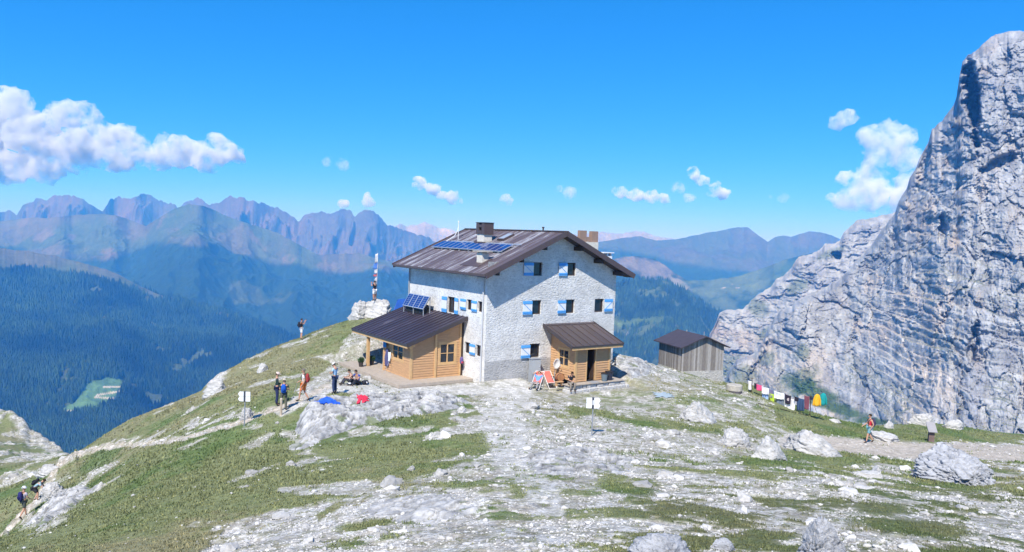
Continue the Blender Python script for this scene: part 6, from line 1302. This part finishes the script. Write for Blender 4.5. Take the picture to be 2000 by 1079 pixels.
potted(lw(-4.75, 8.1, -.05), 'dark green potted plant left of the porch post', 1); potted(lw(-3.75, 8.5, -.05), 'dark green potted plant right of the porch post', 2)
r = empty('backpack', G(713, 752), R(40), 'black and white rucksack lying on the ground right of the seated pair', 'backpack'); me = skin_mesh([(-.2, 0, .14), (0, 0, .16), (.2, 0, .14)], [(0, 1), (1, 2)], [(.12, .12), (.15, .15), (.1, .1)], 1, 1); mkobj('pack_body', me, cloth_m((.03, .03, .04)), r); me = skin_mesh([(0, -.13, .14), (.1, -.13, .16)], [(0, 1)], [(.07, .08), (.06, .07)], 0, 1); mkobj('front_pocket', me, cloth_m((.6, .6, .62)), r)
r = empty('stuff_sack', G(683, 754), 0, 'small white sack in front of the seated pair', 'sack'); me = skin_mesh([(0, 0, .1), (0, 0, .2)], [(0, 1)], [(.13, .13), (.09, .09)], 0, 1); mkobj('sack_body', me, cloth_m((.75, .75, .78)), r)
# cloths on the rocks
def on_rock(px, py, w_, h_, Y, colr, label, seed, rot=0):
    vs, fs = [], []; n = 16; a0 = np.array(at(px, py, Y)); d0 = Vector(at(px, py, 100))-Vector((0, 0, CZ)); d0.normalize(); dg0 = bpy.context.evaluated_depsgraph_get(); h_, l_, *_ = sc.ray_cast(dg0, Vector((0, 0, CZ))+d0*12, d0); a0 = np.array(l_) if h_ and l_.y < 60 else a0; rs = np.random.default_rng(seed)
    dg = bpy.context.evaluated_depsgraph_get(); dg.update()
    for j in range(n+1):
        for i in range(n+1):
            u = (i/n-.5)*w_*(1+.2*math.sin(j*.9)); v = (j/n-.5)*h_*(1+.25*math.sin(i*.7+1)); x = a0[0]+u*math.cos(rot)-v*math.sin(rot); y = a0[1]+u*math.sin(rot)+v*math.cos(rot)
            hit, loc, *_ = sc.ray_cast(dg, Vector((x, y, 30)), Vector((0, 0, -1))); z = loc.z if hit else a0[2]
            vs.append((x, y, z+.05+.02*math.sin(i*1.3+j*.9)))
    z_ = np.array([q[2] for q in vs]).reshape(n+1, n+1)
    for _ in range(3): z_[1:-1, 1:-1] = np.maximum(z_[1:-1, 1:-1], (z_[:-2, 1:-1]+z_[2:, 1:-1]+z_[1:-1, :-2]+z_[1:-1, 2:])/4)
    vs = [(q[0], q[1], float(zz)) for q, zz in zip(vs, z_.ravel())]
    for j in range(n):
        for i in range(n): a = j*(n+1)+i; fs.append((a, a+1, a+n+2, a+n+1))
    me = bpy.data.meshes.new('cloth'); me.from_pydata(vs, [], fs); me.materials.append(cloth_m(colr)); me.polygons.foreach_set('use_smooth', [True]*len(fs)); o = bpy.data.objects.new('cloth', me); COL.objects.link(o); sm = o.modifiers.new('t', 'SOLIDIFY'); sm.thickness = .015; tag(o, label, 'cloth')
on_rock(640, 786, 1.0, .9, 41.3, (.03, .12, .62), 'bright blue cloth spread on top of the outcrop beside the man in light blue', 1, .5)
on_rock(709, 779, .55, .38, 42.2, (.62, .04, .08), 'folded red cloth lying on the layered outcrop', 2, .2)
# blue tarpaulin behind the porch
tp = Vector(at(778, 612, 64)); r = empty('blue_tarpaulin', tp, R(20), 'blue tarpaulin cover standing between the rock platform and the refuge', 'tarpaulin')
m = MB(); m.add([(-.7, -.5, -1), (1.1, -.5, -1), (1.1, .7, -1), (-.7, .7, -1), (-.1, 0, 1.15), (.9, .1, 1.25)], [(0, 1, 5, 4), (1, 2, 5), (2, 3, 4, 5), (3, 0, 4), (0, 3, 2, 1)]); m.build('cover', plain('blue_tarp', (.02, .10, .42), .5, .4, var=.2, scale=2, bump=1), r)
# flagpole with a string of small flags
fp = Vector(at(735, 584, 66.9)); top = Vector(at(737, 495, 66.9)); r = empty('flagpole', fp, 0, 'thin pole with tattered white, blue and red flags on the rock platform', 'flagpole'); h = top.z-fp.z
m = MB(); m.tube([(0, 0, -.3), (.02, 0, h)], .022, 8); m.build('pole', plain('pale_pole', (.55, .52, .48), .6, .3), r)
for (z0, z1, c, wd) in ((.80, 1.0, (.75, .76, .78), .22), (.66, .80, (.10, .24, .62), .34), (.57, .66, (.70, .72, .78), .26), (.50, .56, (.48, .14, .18), .34), (.38, .48, (.70, .72, .76), .20), (.30, .38, (.35, .42, .55), .26), (.12, .30, (.72, .74, .76), .26), (.04, .12, (.50, .22, .22), .30)):
    a, b = (0, 0, z1*h), (-wd*.7, -.1, z1*h-.08); c2, d2 = (-wd, -.12, z0*h-.02), (0, 0, z0*h); drape('flag', [Vector(a), Vector(b), Vector(c2), Vector(d2)], c, None, None, .05, parent=r, seed=int(z0*90), nu=8, nv=6)
# signposts
def signpost(px, py, hpx, label, left_arrow, Y):
    p = Vector(at(px, py, Y)); p.z = float(gz(p.x, p.y)); H = hpx*Y/FPX; r = empty('signpost', p, 0, label, 'signpost', 'trail signposts'); s = Y/FPX
    m = MB(); m.tube([(0, 0, -.3), (.02, 0, H-.0)], .028, 10); m.build('pole', plain('galvanised_tube', (.36, .38, .42), .45, .5, metal=.5), r)
    sm = plain('sign_white', (.80, .82, .86), .5, .3)
    hs = .23 if left_arrow else .23
    for k in range(2):
        z1 = H-.02-k*(hs+.02); z0 = z1-hs
        for side in (-1, 1):
            w_ = (.27 if side < 0 else .23) if left_arrow else (.25 if side < 0 else .29); x0 = .05*side; x1 = (.05+w_)*side
            arrow = (side < 0) == left_arrow
            poly = [(x0, z0), (x1-side*(.07 if arrow else 0), z0)]+([(x1, (z0+z1)/2)] if arrow else [])+[(x1-side*(.07 if arrow else 0), z1), (x0, z1)]
            if side < 0: poly = poly[::-1]
            q = MB(); q.prism(poly, -.045, -.03, 0, axis=1); q.build('sign_panel', sm, r)
    q = MB(); q.box((-.045, -.05, H-2*hs-.06), (.05, -.028, H)); q.build('bracket', plain('dark_bracket', (.05, .055, .07), .6, .3), r)
    if not left_arrow: q = MB(); q.tube([(0, -.052, H-hs-.12), (0, -.052, H-hs+.10)], .012, 6); q.box((-.02, -.056, H-hs-.12), (.025, -.0505, H-hs+.1)); q.build('trail_mark', sm, r)
signpost(477, 838, 70, 'grey signpost with white arrow plates on the grass slope at the left', True, 38)
signpost(1155, 857, 77, 'grey signpost with white plates on the stony ground before the refuge', False, 35.2)
p = Vector(at(549, 805, 38.3)); p.z = float(gz(p.x, p.y)); m = MB(); m.tube([(0, 0, -.2), (0, 0, .82), (.005, 0, .86)], [.075, .075, .05], 10); o = world_part(m, 'wooden_post', plain('bleached_wood', (.50, .42, .33), .85, .1, var=.2, scale=5), 'short bleached wooden post in front of the two hikers talking', 'post'); o.location = p
# round water tank
p = G(1434, 766, y0=40, y1=61); r = empty('water_tank', p, R(10), 'low round concrete water tank with a grey lid, left of the laundry', 'water tank')
m = MB(); m.tube([(0, 0, -.4), (0, 0, .14)], .54, 32); m.build('base_ring', plain('dark_concrete', (.10, .09, .10), .8, .2, var=.2), r); m = MB(); m.tube([(0, 0, .14), (0, 0, .5), (0, 0, .54)], [.56, .56, .50], 32); m.build('lid', conc, r)
# lectern
p = G(1818, 863, y0=35); r = empty('information_lectern', p, R(-12), 'weathered wooden information lectern beside the path at the right', 'information board')
m = MB(); m.box((-.16, -.12, -.2), (.16, .12, .78)); m.build('pedestal', plain('lectern_wood', (.17, .12, .11), .8, .15, var=.25, scale=5), r); m = MB(); m.beam((0, -.32, .66), (-.0, .38, 1.16), .52, .05, up=(0, -.6, .8)); m.build('board', plain('lectern_board', (.30, .29, .30), .6, .3, var=.1), r)
# laundry
def rope_pt(px, py, Y): return Vector(at(px, py, Y))
RA, RM, RB = rope_pt(1460, 738, 55.5), rope_pt(1530, 766, 53), rope_pt(1617, 766, 50.5)
def post_(px, py, Y, top, label):
    g = Vector(at(px, py, Y)); g.z = float(gz(g.x, g.y))-.1; m = MB(); m.tube([g, Vector((g.x, g.y, top))], .028, 8); m.tube([Vector((g.x-.16, g.y, top-.04)), Vector((g.x+.16, g.y, top-.04))], .015, 6); world_part(m, 'clothesline_post', dkwood, label, 'clothesline post', 'clothesline posts')
post_(1466, 792, 55.3, RA.z+.05, 'thin dark clothesline post at the left end beside the white cloth'); post_(1582, 806, 51.8, RM.z+.05, 'thin dark clothesline post below the yellow and teal jackets')
m = MB(); m.tube([RA, RA.lerp(RM, .5)-Vector((0, 0, .06)), RM, RM.lerp(RB, .5)-Vector((0, 0, .12)), RB], .006, 5); world_part(m, 'clothesline', grey, 'thin washing line sagging between its posts above the cliff edge', 'clothesline')
L_items = [(1462, 1468, 744, 761, (.80, .80, .82), 'narrow white cloth pegged at the far left end of the washing line', 'cloth'), (1473, 1477.5, 748, 759, (.03, .03, .035), 'small black sock-like garment second from the left on the washing line', 'garment'),
           (1477.5, 1488, 751, 762, (.75, .10, .24), 'bright pink towel on the washing line', 'towel'), (1488, 1502, 756, 769, (.80, .80, .83), 'white tee shirt right of the pink towel', 'shirt'), (1489, 1501, 768, 787, (.35, .50, .80), 'light blue shorts hanging below the white tee shirt', 'shorts'),
           (1502.5, 1509, 761, 776, (.20, .18, .27), 'purple-grey top between the white tee and the lime shirt', 'shirt'), (1504, 1513, 769, 790, (.45, .62, .05), 'lime green shirt on the washing line', 'shirt'), (1512, 1532, 765, 778, (.82, .83, .85), 'white towel at the middle of the washing line', 'towel'),
           (1516, 1531, 774, 795, (.19, .23, .30), 'grey-blue trousers below the middle white towel', 'trousers'), (1533.5, 1545, 771, 788, (.04, .035, .055), 'black tee shirt with a pale print', 'shirt'), (1532, 1553, 777, 801, (.80, .79, .84), 'large white sheet behind the black tee shirt', 'sheet'),
           (1551.5, 1560, 775, 783, (.03, .03, .045), 'small black garment right of the black tee shirt', 'garment'), (1556, 1571, 777, 801, (.05, .09, .18), 'navy blue trousers on the washing line', 'trousers'), (1571.5, 1581, 773, 799, (.22, .08, .11), 'maroon and grey garment right of the navy trousers', 'garment'), (1582, 1588.5, 775, 781, (.04, .04, .08), 'tiny dark garment between the maroon one and the yellow jacket', 'garment')]
for i, (x0, x1, y0, y1, c, lb, ct) in enumerate(L_items):
    Yf = lambda x, k=i: 55.5+(x-1460)/(1617-1460)*(50.5-55.5)+(.10 if lb.startswith(('large', 'light blue', 'grey-blue')) else 0)
    sl = (x1-x0)*.30; a = rope_pt(x0, y0-sl*.3, Yf(x0)); b = rope_pt(x1, y0+sl*.7, Yf(x1)); c3 = rope_pt(x1-.5, y1+sl*.5, Yf(x1)); d = rope_pt(x0, y1, Yf(x0))
    o = drape('laundry', [a, b, c3, d], c, lb, ct, .03, 'laundry on the washing line', seed=i+20)
    if 'pale print' in lb:
        ctr = (a+b+c3+d)/4; q = MB(); q.tube([ctr+Vector((0, -.085, 0)), ctr+Vector((0, -.075, 0))], .11, 14); pr = q.build('print', cloth_m((.45, .38, .40)), o)
def jacket(px0, px1, py0, py1, Y, c, label, seed):
    a, b = rope_pt(px0, py0, Y), rope_pt(px1, py0, Y); W2 = (b-a).length; H = (py1-py0)*Y/FPX; ctr = (a+b)/2; r = empty('hanging_jacket', ctr, 0, label, 'jacket', 'jackets on the washing line')
    me = skin_mesh([(0, 0, -.02), (0, 0, -H*.35), (0, 0, -H*.93)], [(0, 1), (1, 2)], [(W2*.16, .05), (W2*.32, .08), (W2*.40, .09)], 1, 1); mkobj('torso', me, cloth_m(c), r)
    for s in (-1, 1): me = skin_mesh([(s*W2*.14, 0, -H*.08), (s*W2*.36, 0, -H*.45), (s*W2*.42, 0, -H*.86)], [(0, 1), (1, 2)], [.07, .065, .055], 0, 1); mkobj('sleeve', me, cloth_m(tuple(q*.92 for q in c)), r)
jacket(1588, 1605, 769, 798, 50.9, (.80, .42, .03), 'yellow-orange jacket hanging at the right end of the washing line', 1); jacket(1600, 1617, 767, 796, 51.3, (.02, .30, .30), 'teal jacket hanging behind the yellow one', 2)
pts = [Vector(G(x, y, y0=40, y1=61))+Vector((0, 0, .03)) for x, y in ((1480, 789), (1510, 797), (1540, 804), (1570, 811), (1590, 816))]; m = MB(); m.tube(pts, .025, 6); world_part(m, 'water_hose', black, 'black hose lying on the slope below the laundry', 'hose')
g = G(1296, 773, y0=40, y1=60); on_rock(1296, 773, 1.1, .7, g.y, (.30, .37, .42), 'faded blue-grey sheet lying on the ground left of the shed path', 3)
# wooden tray seat beside the guest on the step
m = MB(); m.box((-.28, -.14, .0), (.28, .14, .04)); m.box((-.24, -.1, -.25), (-.2, .1, .0)); m.box((.2, -.1, -.25), (.24, .1, .0)); o = world_part(m, 'wooden_stool', pine, 'low wooden stool between the deck chairs and the guest on the step', 'stool'); o.location = lw(4.15, -2.45, .05); o.rotation_euler = (0, 0, YAW)
# ---------------- haze ----------------
def haze():
    x0, x1, y0, y1, z0, z1 = -21000, 21000, -3500, 10000, -1002, 305
    v = [(x, y, z) for z in (z0, z1) for x, y in ((x0, y0), (x1, y0), (x1, y1), (x0, y1))]
    f = [(0, 3, 2, 1), (4, 5, 6, 7), (0, 1, 5, 4), (1, 2, 6, 5), (2, 3, 7, 6), (3, 0, 4, 7)]
    mt = bpy.data.materials.new('haze'); mt.use_nodes = True; n = mt.node_tree.nodes; n.clear()
    out = n.new('ShaderNodeOutputMaterial'); pv = n.new('ShaderNodeVolumePrincipled')
    pv.inputs['Color'].default_value = (.065, .37, 1.0, 1); pv.inputs['Absorption Color'].default_value = (1, 1, 1, 1)
    pv.inputs['Density'].default_value = 1.9e-4; pv.inputs['Anisotropy'].default_value = 0.0
    mt.node_tree.links.new(pv.outputs[0], out.inputs['Volume'])
    o = np_mesh('haze', v, f, mt, False); tag(o, kind='stuff'); return o
haze()
